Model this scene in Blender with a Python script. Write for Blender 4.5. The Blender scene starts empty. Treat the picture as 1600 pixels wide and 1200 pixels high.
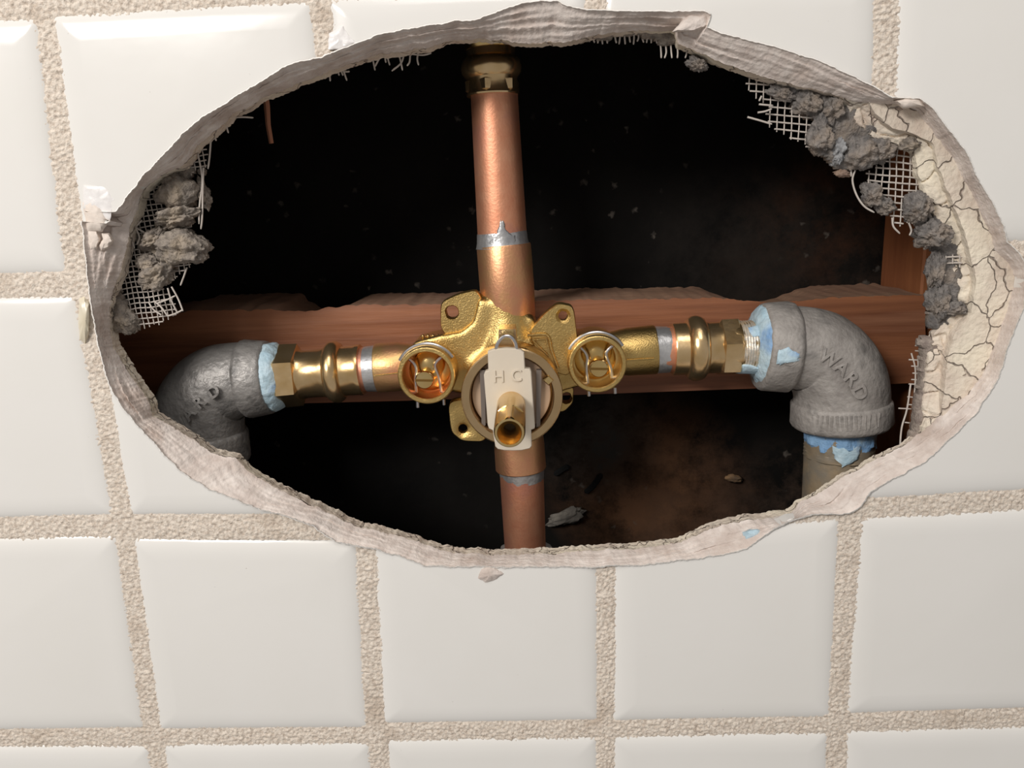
import bpy, bmesh, math, random
from mathutils import Vector, Matrix, noise
random.seed(7)
C = bpy.context.scene.collection
PI = math.pi

# ---------------------------------------------------------------- camera, world, lights, exposure
F = 1200.0                                   # focal length in pixels of the 1600x1200 frame
W_ROT = Vector((0.2251, 0.0200, -0.0323))
CAM = Vector((0.1710, -0.29298, 0.22265))
ROT = Matrix.Rotation(W_ROT.length, 3, W_ROT.normalized()) @ Matrix(((1,0,0),(0,0,-1),(0,1,0)))
cam_d = bpy.data.cameras.new('camera'); cam = bpy.data.objects.new('camera', cam_d); C.objects.link(cam)
cam_d.sensor_width = 36.0; cam_d.lens = 36.0*F/1600.0; cam_d.clip_start = 0.005; cam_d.clip_end = 20
ax, ay, az = ROT[0], ROT[1], ROT[2]
m = Matrix((( ax[0], -ay[0], -az[0], CAM[0]), (ax[1], -ay[1], -az[1], CAM[1]), (ax[2], -ay[2], -az[2], CAM[2]), (0,0,0,1)))
cam.matrix_world = m
bpy.context.scene.camera = cam

sc = bpy.context.scene
sc.view_settings.view_transform = 'Standard'; sc.view_settings.look = 'None'
sc.view_settings.gamma = 1.0; sc.view_settings.use_curve_mapping = False
sc.view_settings.exposure = -0.17
wd = bpy.data.worlds.new('world'); sc.world = wd; wd.use_nodes = True
wd.node_tree.nodes['Background'].inputs[0].default_value = (1.0, 0.972, 0.95, 1)
wd.node_tree.nodes['Background'].inputs[1].default_value = 0.34

def area_light(name, loc, target, size, power, col):
    d = bpy.data.lights.new(name, 'AREA'); d.shape = 'RECTANGLE'; d.size, d.size_y = size
    d.energy = power; d.color = col
    o = bpy.data.objects.new(name, d); C.objects.link(o); o.location = loc
    o.rotation_euler = (Vector(target)-Vector(loc)).to_track_quat('-Z', 'Y').to_euler()
    return o
HC = (0.165, 0.03, 0.15)
area_light('vanity_light', (-0.42, -0.85, 0.70), HC, (0.36, 0.24), 10.5, (1.0, 0.965, 0.93))
area_light('ceiling_light', (0.25, -0.9, 1.5), HC, (0.7, 0.7), 7.5, (1.0, 0.97, 0.94))

# ---------------------------------------------------------------- measuring helpers
def at(px, py, y=0.0):
    """the point of the plane at depth y (wall face = 0, into the wall = +) seen at a pixel of the photograph"""
    d = ROT.transposed() @ Vector(((px-800)/F, (py-600)/F, 1.0))
    return CAM + d*((y-CAM.y)/d.y)
def mpp(p):                                   # metres per pixel at a point
    return (ROT @ (Vector(p)-CAM)).z / F

# ---------------------------------------------------------------- materials
MATS = {}
def mat(name, col, rough=0.5, metal=0.0, col2=None, nscale=60, bump=0.0, bscale=400, spec=0.5, coat=0.0, detail=4, lo=0.35, hi=0.65, stretch=(1,1,1), bdist=0.001, extra=None, wave=None):
    if name in MATS: return MATS[name]
    m = bpy.data.materials.new(name); m.use_nodes = True; MATS[name] = m
    nt = m.node_tree; N = nt.nodes; L = nt.links; b = N['Principled BSDF']
    b.inputs['Base Color'].default_value = (*col, 1); b.inputs['Roughness'].default_value = rough
    b.inputs['Metallic'].default_value = metal; b.inputs['Specular IOR Level'].default_value = spec
    b.inputs['Coat Weight'].default_value = coat; b.inputs['Coat Roughness'].default_value = 0.06
    tc = N.new('ShaderNodeTexCoord'); mp = N.new('ShaderNodeMapping'); mp.inputs['Scale'].default_value = stretch
    L.new(tc.outputs['Object'], mp.inputs['Vector'])
    if col2 is not None:
        n = N.new('ShaderNodeTexNoise'); n.inputs['Scale'].default_value = nscale; n.inputs['Detail'].default_value = detail
        n.inputs['Roughness'].default_value = 0.62
        r = N.new('ShaderNodeValToRGB'); r.color_ramp.elements[0].position = lo; r.color_ramp.elements[1].position = hi
        r.color_ramp.elements[0].color = (*col, 1); r.color_ramp.elements[1].color = (*col2, 1)
        L.new(mp.outputs['Vector'], n.inputs['Vector']); L.new(n.outputs['Fac'], r.inputs['Fac'])
        out = r.outputs['Color']
        if extra:                              # (colour, scale, lo, hi): a second patchy layer
            c3, s3, l3, h3 = extra
            n3 = N.new('ShaderNodeTexNoise'); n3.inputs['Scale'].default_value = s3; n3.inputs['Detail'].default_value = 5
            mr = N.new('ShaderNodeMapRange'); mr.inputs[1].default_value = l3; mr.inputs[2].default_value = h3
            mx = N.new('ShaderNodeMix'); mx.data_type = 'RGBA'
            L.new(mp.outputs['Vector'], n3.inputs['Vector']); L.new(n3.outputs['Fac'], mr.inputs[0])
            L.new(mr.outputs[0], mx.inputs['Factor']); L.new(out, mx.inputs['A']); mx.inputs['B'].default_value = (*c3, 1)
            out = mx.outputs['Result']
        L.new(out, b.inputs['Base Color'])
    if bump > 0:
        n2 = N.new('ShaderNodeTexNoise'); n2.inputs['Scale'].default_value = bscale; n2.inputs['Detail'].default_value = 4
        bp = N.new('ShaderNodeBump'); bp.inputs['Strength'].default_value = bump; bp.inputs['Distance'].default_value = bdist
        L.new(mp.outputs['Vector'], n2.inputs['Vector']); L.new(n2.outputs['Fac'], bp.inputs['Height']); L.new(bp.outputs['Normal'], b.inputs['Normal'])
    return m

M_TILE = mat('white_glaze', (.80,.775,.735), .16, col2=(.785,.76,.715), nscale=14, bump=.12, bscale=22, bdist=.002, spec=.5, extra=((.42,.38,.34), 420, .745, .80))
M_BISQUE = mat('tile_body', (.60,.51,.455), .85, col2=(.76,.68,.62), nscale=130, bump=.6, bscale=900, bdist=.0006, stretch=(1,1,1), extra=((.48,.38,.32), 60, .50, .74))
M_GROUT = mat('sanded_grout', (.78,.69,.59), .9, col2=(.53,.435,.35), nscale=700, lo=.42, hi=.68, bump=.8, bscale=1500, bdist=.0006, extra=((.52,.42,.33), 45, .58, .78))
M_THIN = mat('thinset', (.80,.71,.59), .9, col2=(.66,.55,.45), nscale=110, bump=.7, bscale=500, bdist=.0012, extra=((.84,.75,.60), 30, .5, .65))
def crack_layer(m, scale, depth, col):
    nt = m.node_tree; N = nt.nodes; L = nt.links; b = N['Principled BSDF']
    tc = N.new('ShaderNodeNewGeometry'); w = N.new('ShaderNodeTexNoise'); w.inputs['Scale'].default_value = scale*1.2; w.inputs['Detail'].default_value = 3
    a = N.new('ShaderNodeVectorMath'); a.operation = 'MULTIPLY_ADD'; k = 1.0/scale*1.1; a.inputs[1].default_value = (k, k, k)
    v = N.new('ShaderNodeTexVoronoi'); v.feature = 'DISTANCE_TO_EDGE'; v.inputs['Scale'].default_value = scale
    L.new(tc.outputs['Position'], w.inputs['Vector']); L.new(w.outputs['Color'], a.inputs[0]); L.new(tc.outputs['Position'], a.inputs[2]); L.new(a.outputs[0], v.inputs['Vector'])
    r = N.new('ShaderNodeMapRange'); r.inputs[1].default_value = .0; r.inputs[2].default_value = .022; L.new(v.outputs['Distance'], r.inputs[0])
    old = b.inputs['Normal'].links[0].from_socket; bp = N.new('ShaderNodeBump'); bp.inputs['Distance'].default_value = depth; bp.inputs['Strength'].default_value = 1
    L.new(r.outputs[0], bp.inputs['Height']); L.new(old, bp.inputs['Normal']); L.new(bp.outputs['Normal'], b.inputs['Normal'])
    c = b.inputs['Base Color'].links[0].from_socket; mx = N.new('ShaderNodeMix'); mx.data_type = 'RGBA'
    L.new(r.outputs[0], mx.inputs['Factor']); mx.inputs['A'].default_value = (*col, 1); L.new(c, mx.inputs['B']); L.new(mx.outputs['Result'], b.inputs['Base Color'])
crack_layer(M_THIN, 62, .0010, (.46,.36,.29))
M_MORTAR = mat('grey_mortar', (.25,.225,.205), .95, col2=(.12,.11,.105), nscale=300, bump=1, bscale=900, bdist=.001, extra=((.34,.27,.21), 60, .55, .72))
M_MORTAR_L = mat('tan_mortar', (.34,.29,.24), .95, col2=(.17,.145,.125), nscale=420, bump=1, bscale=900, bdist=.001, extra=((.45,.36,.26), 50, .58, .72))
M_FIBRE = mat('glass_fibre', (.62,.56,.50), .7, col2=(.50,.44,.39), nscale=200)
M_COPPER = mat('copper', (.78,.33,.19), .47, .82, col2=(.86,.43,.26), nscale=90, bump=.22, bscale=900, bdist=.0004, extra=((.60,.24,.19), 45, .52, .70))
M_COPPER2 = mat('coppery_brass', (.72,.42,.20), .42, .88, col2=(.74,.34,.20), nscale=60, bump=.25, bscale=900, bdist=.0004, extra=((.60,.44,.15), 38, .5, .66))
M_BRASS = mat('cast_brass', (.68,.48,.19), .38, 1, col2=(.58,.39,.14), nscale=60, bump=.5, bscale=1400, bdist=.0004)
M_BRASS_S = mat('machined_brass', (.82,.62,.30), .26, 1, col2=(.72,.48,.18), nscale=50, bump=.04, bscale=500, bdist=.0003)
M_BRONZE = mat('press_bronze', (.82,.60,.34), .25, .93, col2=(.66,.44,.20), nscale=70, bump=.18, bscale=260, bdist=.0006)
M_ORANGE = mat('orange_brass', (.80,.40,.10), .26, 1, col2=(.86,.36,.14), nscale=90)  # orange-tinted brass for the bore and left stop liners
M_COLLAR = mat('brown_brass', (.68,.48,.26), .27, 1, col2=(.58,.39,.20), nscale=50, bump=.12, bscale=700, bdist=.0003)
M_SOLDER = mat('solder', (.62,.61,.60), .36, .75, col2=(.42,.42,.43), nscale=120, bump=.4, bscale=500, bdist=.0005)
M_STEEL = mat('spring_steel', (.62,.60,.60), .3, 1)
M_IRON = mat('galvanised_iron', (.27,.245,.225), .62, .15, col2=(.40,.37,.34), nscale=60, bump=.55, bscale=420, bdist=.0012, extra=((.15,.14,.13), 75, .56, .74))
M_IRON_D = mat('shaded_dull_iron', (.28,.265,.25), .46, .35, col2=(.36,.34,.32), nscale=70, bump=.55, bscale=420, bdist=.0012, extra=((.10,.095,.09), 80, .54, .72))  # iron copy with the left elbow's shade in its colour; also the dull sleeve
M_PIPE = mat('weathered_steel_pipe', (.34,.25,.15), .55, .2, col2=(.22,.20,.165), nscale=50, bump=.3, bscale=300, bdist=.0008, extra=((.40,.30,.19), 60, .55, .7))
M_BLUE = mat('blue_thread_paste', (.42,.58,.67), .5, col2=(.56,.69,.75), nscale=120, bump=.8, bscale=260, bdist=.0015, extra=((.20,.36,.60), 60, .56, .68))
M_DOPED = mat('paste_stained_bronze', (.62,.45,.28), .4, .45, col2=(.56,.58,.56), nscale=110, bump=.7, bscale=350, bdist=.001, extra=((.72,.60,.46), 120, .5, .62))
M_BLUE2 = mat('deep_blue_paste', (.30,.50,.74), .45, col2=(.20,.38,.66), nscale=90, bump=.8, bscale=260, bdist=.0015, extra=((.55,.70,.78), 90, .56, .68))
M_PLATE = mat('ivory_plastic', (.69,.61,.50), .45, col2=(.65,.57,.46), nscale=40, bump=.05, bscale=500)
M_DISC = mat('tan_plastic', (.56,.40,.27), .42, col2=(.52,.36,.24), nscale=40)
M_CRACK = None
M_GREY = mat('groove_dark', (.16,.13,.11), .5)
M_DARK = mat('bore_shade', (.03,.022,.015), .6)
M_WOOD = mat('fir_timber', (.33,.125,.052), .6, col2=(.14,.045,.02), nscale=42, stretch=(.10,1,1.8), bump=.35, bscale=160, bdist=.0015, detail=8, extra=((.38,.17,.09), 40, .55, .72))
M_WOODTOP = mat('sawn_pale_timber', (.34,.20,.125), .85, col2=(.30,.16,.10), nscale=60, stretch=(.3,1,1), bump=.6, bscale=300, bdist=.001)  # paler, rougher wood for the top face of the blocking
M_STUD = mat('stud_timber', (.42,.16,.06), .65, col2=(.27,.09,.035), nscale=30, stretch=(1.5,1,.15), bump=.3, bscale=200, bdist=.001)
M_SLIVER = mat('splinter_timber', (.58,.27,.16), .7, col2=(.42,.17,.09), nscale=60, stretch=(2,1,.1))
M_CLEAR = mat('yellowed_sealant', (.74,.67,.53), .3, col2=(.66,.58,.43), nscale=60, spec=.6)

# black building paper at the back of the cavity, with brown worn patches and dust
def felt():
    m = mat('black_felt_paper', (.004,.0037,.0035), .8, col2=(.009,.008,.007), nscale=14, bump=.4, bscale=60, bdist=.002, spec=.1)
    nt = m.node_tree; N = nt.nodes; L = nt.links; b = N['Principled BSDF']
    src = b.inputs['Base Color'].links[0].from_socket
    g = N.new('ShaderNodeNewGeometry')
    def spot(px, py, rad, col, sc, lo, hi, strength=1.0):
        nonlocal src
        p = at(px, py, .127)
        v = N.new('ShaderNodeVectorMath'); v.operation = 'DISTANCE'; v.inputs[1].default_value = p
        n = N.new('ShaderNodeTexNoise'); n.inputs['Scale'].default_value = sc; n.inputs['Detail'].default_value = 10; n.inputs['Roughness'].default_value = .75
        L.new(g.outputs['Position'], v.inputs[0]); L.new(g.outputs['Position'], n.inputs['Vector'])
        a = N.new('ShaderNodeMapRange'); a.inputs[1].default_value = rad; a.inputs[2].default_value = rad*.35
        L.new(v.outputs['Value'], a.inputs[0])
        c = N.new('ShaderNodeMapRange'); c.inputs[1].default_value = lo; c.inputs[2].default_value = hi; c.inputs[4].default_value = strength
        L.new(n.outputs['Fac'], c.inputs[0])
        mu = N.new('ShaderNodeMath'); mu.operation = 'MULTIPLY'; L.new(a.outputs[0], mu.inputs[0]); L.new(c.outputs[0], mu.inputs[1])
        mx = N.new('ShaderNodeMix'); mx.data_type = 'RGBA'; L.new(mu.outputs[0], mx.inputs['Factor'])
        L.new(src, mx.inputs['A']); mx.inputs['B'].default_value = (*col, 1); src = mx.outputs['Result']
    spot(1010, 760, .062, (.15,.075,.040), 30, .36, .58)
    spot(1090, 810, .050, (.10,.055,.034), 40, .40, .62)
    spot(930, 690, .040, (.06,.055,.05), 30, .35, .6)
    spot(1230, 800, .050, (.045,.030,.022), 60, .42, .62)
    spot(1290, 390, .070, (.045,.028,.020), 36, .42, .66)
    spot(1180, 420, .070, (.022,.018,.015), 30, .40, .66)
    spot(1320, 330, .050, (.050,.024,.014), 40, .46, .66)
    n = N.new('ShaderNodeTexVoronoi'); n.inputs['Scale'].default_value = 95
    w = N.new('ShaderNodeTexNoise'); w.inputs['Scale'].default_value = 300; w.inputs['Detail'].default_value = 3
    ad = N.new('ShaderNodeVectorMath'); ad.operation = 'MULTIPLY_ADD'; ad.inputs[1].default_value = (.006,.006,.006)
    L.new(w.outputs['Color'], ad.inputs[0]); L.new(g.outputs['Position'], ad.inputs[2]); L.new(g.outputs['Position'], w.inputs['Vector'])
    L.new(ad.outputs[0], n.inputs['Vector'])
    d = N.new('ShaderNodeMapRange'); d.inputs[1].default_value = .18; d.inputs[2].default_value = .05
    L.new(n.outputs['Distance'], d.inputs[0])
    big = N.new('ShaderNodeTexNoise'); big.inputs['Scale'].default_value = 16
    L.new(g.outputs['Position'], big.inputs['Vector'])
    e = N.new('ShaderNodeMapRange'); e.inputs[1].default_value = .48; e.inputs[2].default_value = .62; e.inputs[4].default_value = .6
    L.new(big.outputs['Fac'], e.inputs[0])
    mu = N.new('ShaderNodeMath'); mu.operation = 'MULTIPLY'; L.new(d.outputs[0], mu.inputs[0]); L.new(e.outputs[0], mu.inputs[1])
    mx = N.new('ShaderNodeMix'); mx.data_type = 'RGBA'; L.new(mu.outputs[0], mx.inputs['Factor'])
    L.new(src, mx.inputs['A']); mx.inputs['B'].default_value = (.16,.14,.12,1)
    L.new(mx.outputs['Result'], b.inputs['Base Color'])
    return m
M_FELT = felt()

# ---------------------------------------------------------------- object helpers
def tag(o, label=None, cat=None, group=None, kind=None):
    if label: o['label'] = label
    if cat: o['category'] = cat
    if group: o['group'] = group
    if kind: o['kind'] = kind
    return o
ORG = {}
def empty(name, loc, label=None, cat=None, group=None, kind=None):
    o = bpy.data.objects.new(name, None); C.objects.link(o); o.location = loc; o.empty_display_size = .01
    ORG[o.name] = Vector(loc)
    return tag(o, label, cat, group, kind)
def mk(name, V, Fc, mt, parent=None, smooth=True, angle=35, label=None, recalc=True):
    """one mesh object from world-space vertices; its origin is its parent's origin, or its own centre"""
    if parent is not None: org = ORG[parent.name]
    else: org = sum((Vector(v) for v in V), Vector())/max(1, len(V))
    me = bpy.data.meshes.new(name); me.from_pydata([tuple(Vector(v)-org) for v in V], [], Fc)
    if recalc:
        bm = bmesh.new(); bm.from_mesh(me); bmesh.ops.recalc_face_normals(bm, faces=bm.faces); bm.to_mesh(me); bm.free()
    for mm in (mt if isinstance(mt, (list, tuple)) else [mt]): me.materials.append(mm)
    if smooth:
        me.polygons.foreach_set('use_smooth', [True]*len(me.polygons)); me.set_sharp_from_angle(angle=math.radians(angle))
    o = bpy.data.objects.new(name, me); C.objects.link(o)
    if parent is not None: o.parent = parent
    else: o.location = org
    ORG[o.name] = org.copy()
    if label: o['label'] = label
    return o
class MB:
    def __init__(s): s.V = []; s.F = []
    def add(s, V, F):
        k = len(s.V); s.V += [Vector(v) for v in V]; s.F += [tuple(i+k for i in f) for f in F]; return s
def frame(d):
    d = d.normalized(); u = d.cross(Vector((0,1,0)))
    if u.length < .2: u = d.cross(Vector((0,0,1)))
    u.normalize(); return u, d.cross(u)
def ring_mesh(rings, close=False, caps=True):
    V = [v for r in rings for v in r]; n = len(rings[0]); Fc = []
    R = len(rings)
    for i in range(R if close else R-1):
        a, b = i*n, ((i+1) % R)*n
        for j in range(n):
            k = (j+1) % n; Fc.append((a+j, a+k, b+k, b+j))
    if caps and not close: Fc.append(tuple(range(n-1, -1, -1))); Fc.append(tuple((R-1)*n+j for j in range(n)))
    return V, Fc
def lathe(A, B, prof, seg=56, wob=0.0, close=False, caps=True, ph=0.0):
    """profile [(t, radius)] turned about the line A-B; t=0 at A, 1 at B"""
    A, B = Vector(A), Vector(B); u, v = frame(B-A); rings = []
    for t, r in prof:
        c = A.lerp(B, t)
        rg = []
        for k in range(seg):
            a = 2*PI*k/seg+ph; rr = r
            if wob:
                q = c + (u*math.cos(a)+v*math.sin(a))*r
                rr += wob*noise.noise(q*320)
            rg.append(c + (u*math.cos(a)+v*math.sin(a))*rr)
        rings.append(rg)
    return ring_mesh(rings, close, caps)
def sweep(P, R, seg=12, caps=True):
    P = [Vector(p) for p in P]; rings = []
    if not isinstance(R, (list, tuple)): R = [R]*len(P)
    d0 = (P[1]-P[0]).normalized(); u, v = frame(d0); prev = d0
    for i, p in enumerate(P):
        d = (P[min(i+1, len(P)-1)]-P[max(i-1, 0)])
        d = d.normalized() if d.length > 1e-9 else prev
        q = prev.rotation_difference(d); u = q @ u; v = q @ v; prev = d
        rings.append([p+(u*math.cos(2*PI*k/seg)+v*math.sin(2*PI*k/seg))*R[i] for k in range(seg)])
    return ring_mesh(rings, False, caps)
def curve_pts(P, n):
    """Catmull-Rom through P"""
    P = [Vector(p) for p in P]; Q = [P[0]*2-P[1]]+P+[P[-1]*2-P[-2]]; out = []
    for i in range(1, len(Q)-2):
        for k in range(n):
            t = k/n; a, b, c, d = Q[i-1:i+3]
            out.append(.5*((2*b)+(c-a)*t+(2*a-5*b+4*c-d)*t*t+(3*b-a-3*c+d)*t**3))
    out.append(P[-1]); return out
def in_poly(x, y, P):
    r = False; j = len(P)-1
    for i in range(len(P)):
        xi, yi = P[i]; xj, yj = P[j]
        if (yi > y) != (yj > y) and x < (xj-xi)*(y-yi)/(yj-yi)+xi: r = not r
        j = i
    return r
def evaluated(o):
    dg = bpy.context.evaluated_depsgraph_get(); me = bpy.data.meshes.new_from_object(o.evaluated_get(dg))
    old = o.data; o.modifiers.clear(); o.data = me; me.name = old.name; bpy.data.meshes.remove(old); return o

# ---------------------------------------------------------------- outlines of the opening, in photograph pixels
CX, CY, SX, SY = 812.0, 470.0, 700.0, 420.0
OUT_A = [(600,52),(662,41),(710,34),(750,30),(794,12),(826,2),(872,2),(885,10),(925,16),(1006,18),(1100,17),(1112,24),(1104,42),(1127,52),(1212,74),(1279,95),(1330,118),
 (1367,136),(1392,153),(1414,153),(1437,154),(1455,168),(1482,202),(1509,236),(1532,287),(1553,320),(1568,354),(1574,378),(1592,396),(1606,420),(1600,482),(1573,544),(1561,590),
 (1526,645),(1484,687),(1445,722),(1402,745),(1360,768),(1346,790),(1330,802),(1270,804),(1232,815),(1197,835),(1166,858),(1096,873),(1060,876),(1000,884),(960,884),(916,886),(800,886),
 (700,886),(664,884),(620,868),(580,856),(524,846),(490,822),(450,806),(410,797),(365,779),(326,764),(284,737),(254,707),(218,668),(200,647),(185,628),(172,600),(163,575),
 (150,520),(140,460),(134,400),(128,345),(133,330),(152,338),(166,350),(172,345),(181,332),(203,301),(225,273),(252,246),(288,207),(313,185),(375,147),(417,122),(452,101),(480,94),(501,91),(550,70)]
OUT_B = [(600,84),(662,76),(694,66),(725,62),(775,62),(819,67),(881,66),(928,56),(975,50),(1022,47),(1053,50),(1060,68),(1087,80),(1121,96),(1158,110),(1195,121),(1262,138),(1296,146),
 (1340,160),(1392,165),(1431,172),(1441,189),(1480,240),(1507,287),(1526,324),(1541,358),(1550,388),(1578,420),(1583,440),(1573,476),(1554,536),(1536,575),(1513,612),(1482,636),(1453,664),(1439,676),
 (1406,698),(1367,718),(1348,729),(1313,749),(1282,769),(1251,784),(1232,806),(1154,815),(1104,827),(1058,850),(1000,857),(920,860),(860,866),(780,867),(708,864),(668,852),(620,836),(560,824),
 (500,795),(440,767),(392,740),(368,716),(329,707),(305,689),(260,662),(239,650),(230,620),(210,596),(192,568),(176,542),(174,530),(171,510),(171,480),(176,455),(188,425),(195,400),(203,356),
 (208,342),(225,298),(252,274),(280,262),(300,243),(307,229),(335,207),(360,183),(410,154),(445,140),(480,126),(515,111),(560,95),(585,87)]
OUT_C = [(600,88),(662,80),(694,68),(725,64),(775,64),(819,69),(881,69),(928,60),(975,53),(1022,50),(1053,54),(1060,72),(1087,84),(1121,100),(1158,114),(1195,126),(1262,142),(1296,150),
 (1327,168),(1340,194),(1366,216),(1400,224),(1428,236),(1431,262),(1446,300),(1458,330),(1474,370),(1484,400),(1490,430),(1488,490),(1460,521),(1450,563),(1445,610),(1442,652),(1437,680),
 (1404,702),(1364,720),(1345,733),(1310,752),(1280,772),(1249,788),(1230,802),(1154,812),(1104,824),(1058,848),(1000,854),(920,857),(860,862),(780,864),(708,861),(668,849),(620,833),(560,820),
 (500,791),(440,763),(392,737),(370,714),(329,703),(305,685),(262,659),(243,648),(234,618),(214,594),(196,566),(180,540),(178,530),(175,510),(175,480),(180,457),(192,427),(199,402),(207,358),
 (212,344),(229,300),(256,277),(283,265),(303,246),(310,231),(338,210),(362,186),(411,157),(446,143),(481,129),(516,114),(560,98),(585,91)]
NS = 1500
def polar(P, n=NS, jit=0.0, jf=40, seed=0):
    T = sorted([(math.atan2((y-CY)/SY, (x-CX)/SX), math.hypot((y-CY)/SY, (x-CX)/SX)) for x, y in P])
    T = [(T[-1][0]-2*PI, T[-1][1])]+T+[(T[0][0]+2*PI, T[0][1])]; out = []; j = 0
    for i in range(n):
        th = -PI+2*PI*i/n
        while T[j+1][0] < th: j += 1
        (a, ra), (b, rb) = T[j], T[j+1]; k = (th-a)/max(b-a, 1e-9)
        # interpolate on the straight edge, not on the radius
        xa, ya, xb, yb = ra*math.cos(a), ra*math.sin(a), rb*math.cos(b), rb*math.sin(b)
        dx, dy = math.cos(th), math.sin(th); ex, ey = xb-xa, yb-ya; den = dx*ey-dy*ex
        r = (xa*ey-ya*ex)/den if abs(den) > 1e-9 else ra+(rb-ra)*k
        x, y = CX+r*SX*dx, CY+r*SY*dy
        if jit:
            e = jit*(noise.noise(Vector((x*.05, y*.05, seed)))*.9+noise.noise(Vector((x*.16, y*.16, seed)))*.5+noise.noise(Vector((x*.5, y*.5, seed)))*.35)
            x += e*dx; y += e*dy
        out.append((x, y))
    return out
A_px = polar(OUT_A, jit=2.2, seed=1); B_px = polar(OUT_B, jit=3.2, seed=2); C_px = polar(OUT_C, jit=3.6, seed=2)

# ---------------------------------------------------------------- the wall: backing, grout, tiles, broken edge
wall = empty('wall_front', at(800, 1150, 0), 'white square wall tiles in sandy grout with a rough oval hole cut through', kind='structure')
YB, YC = .0085, .0125
ringA = [at(x, y, 0) for x, y in A_px]
ringC = [at(x, y, YC) for x, y in C_px]
# backing slab behind the tiles, from the opening to far outside the frame
X0, X1, Z0, Z1 = -.16, .52, -.14, .46
def outer(i):
    p = ringC[i]; c = Vector((.165, 0, .15)); d = Vector((p.x-c.x, 0, p.z-c.z)); k = 1e9
    for v, lo, hi, cc in ((d.x, X0, X1, c.x), (d.z, Z0, Z1, c.z)):
        if v > 1e-9: k = min(k, (hi-cc)/v)
        if v < -1e-9: k = min(k, (lo-cc)/v)
    return Vector((c.x+d.x*k, 0, c.z+d.z*k))
ST = 3
V = []; n = NS//ST
ringCi = [ringC[i*ST] for i in range(n)]
for y in (.0075, .0125):
    for i in range(n): p = ringCi[i]; c = Vector((.165,0,.15)); q = p+(Vector((p.x,0,p.z))-c)*.03; V.append(Vector((q.x, y, q.z)))
    for i in range(n): q = outer(i*ST); V.append(Vector((q.x, y, q.z)))
Fc = []
for i in range(n):
    j = (i+1) % n
    Fc += [(i, j, n+j, n+i), (2*n+i, 3*n+i, 3*n+j, 2*n+j), (i, 2*n+i, 2*n+j, j), (n+i, n+j, 3*n+j, 3*n+i)]
mk('backing', V, Fc, M_THIN, wall)

# cutter prism for the tiles
def prism(px, y0, y1, grow=0.0):
    V = []; c = Vector((.165,0,.15)); n = len(px)
    for y in (y0, y1):
        for x, yy in px:
            p = at(x, yy, 0); V.append(Vector((p.x, y, p.z)))
    Fc = [(i, (i+1) % n, n+(i+1) % n, n+i) for i in range(n)]+[tuple(range(n-1,-1,-1)), tuple(range(n, 2*n))]
    return V, Fc
cut_V, cut_F = prism(A_px[::2], -.02, .03)
cutter = mk('cutter', cut_V, cut_F, M_BISQUE, smooth=False)

# tile corners in photograph pixels: TL, TR, BR, BL
TILES = [
 [(-365,34),(57,25),(103,429),(-290,436)], [(-288,470),(118,460),(178,809),(-215,818)], [(-212,846),(181,837),(226,1142),(-160,1148)], [(-156,1168),(233,1167),(268,1420),(-110,1424)],
 [(77,21),(487,-4),(531,424),(134,434)], [(140,462),(533,454),(563,808),(200,808)], [(204,842),(557,846),(575,1142),(246,1144)], [(251,1164),(579,1161),(596,1420),(290,1420)],
 [(508,-6),(918,-20),(927,418),(556,424)], [(562,452),(932,448),(936,806),(581,808)], [(581,838),(936,834),(936,1130),(597,1135)], [(602,1158),(935,1152),(938,1418),(622,1420)],
 [(944,-22),(1374,-40),(1362,406),(952,416)], [(958,446),(1354,436),(1320,778),(958,800)], [(958,834),(1316,808),(1300,1125),(958,1131)], [(958,1152),(1298,1145),(1286,1412),(958,1418)],
 [(1404,-42),(1850,-70),(1800,371),(1388,388)], [(1384,416),(1793,398),(1745,762),(1352,784)], [(1345,808),(1742,789),(1700,1108),(1322,1120)], [(1324,1144),(1697,1134),(1660,1404),(1310,1412)],
 [(-350,-400),(12,-410),(52,-12),(-356,4)], [(36,-410),(452,-432),(484,-34),(72,-14)], [(478,-434),(912,-450),(916,-52),(508,-38)], [(938,-452),(1404,-480),(1378,-72),(944,-54)], [(1432,-482),(1900,-500),(1856,-100),(1408,-74)],
 [(1880,-72),(2340,-100),(2270,352),(1830,369)], [(1822,396),(2262,378),(2180,740),(1772,760)], [(1770,787),(2175,768),(2105,1092),(1725,1106)], [(1722,1132),(2100,1118),(2040,1390),(1686,1402)], [(1930,-502),(2420,-520),(2350,-130),(1886,-102)]]
def tile_mesh(cor, k):
    P = [at(x, y, 0) for x, y in cor]
    r = .0022; loops = []
    # (inset, depth): pillowed edge
    for ins, y in ((0, .0075), (0, .0022), (.0004, .0018), (.0011, .00135), (.0022, .00092), (.0040, .00048), (.0065, .00018), (.0095, 0.0)):
        lp = []
        for i in range(4):
            p = P[i]; a = (P[i-1]-p).normalized(); b = (P[(i+1) % 4]-p).normalized()
            q = p+(a+b)*ins; rr = max(r-ins*.15, .0012)
            for s in range(6):
                t = s/5; lp.append(q+a*rr*(1-t)**2+b*rr*t**2)
            nxt = P[(i+1) % 4]; c = (P[(i+2) % 4]-nxt).normalized()
            q2 = nxt+((p-nxt).normalized()+c)*ins
            for s in range(1, 14):
                t = s/14; lp.append((q+b*rr).lerp(q2-b*rr, t))
        for v in lp: v.y = y-.0002
        if ins < .003:
            for v in lp:
                e = .00025*noise.noise(Vector((v.x*180, k, v.z*180))); v.x += e; v.z += e
        loops.append(lp)
    return ring_mesh(loops, False, True)
poly_A = [(p.x, p.z) for p in ringA]
pxs = [x for x, y in A_px]
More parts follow.
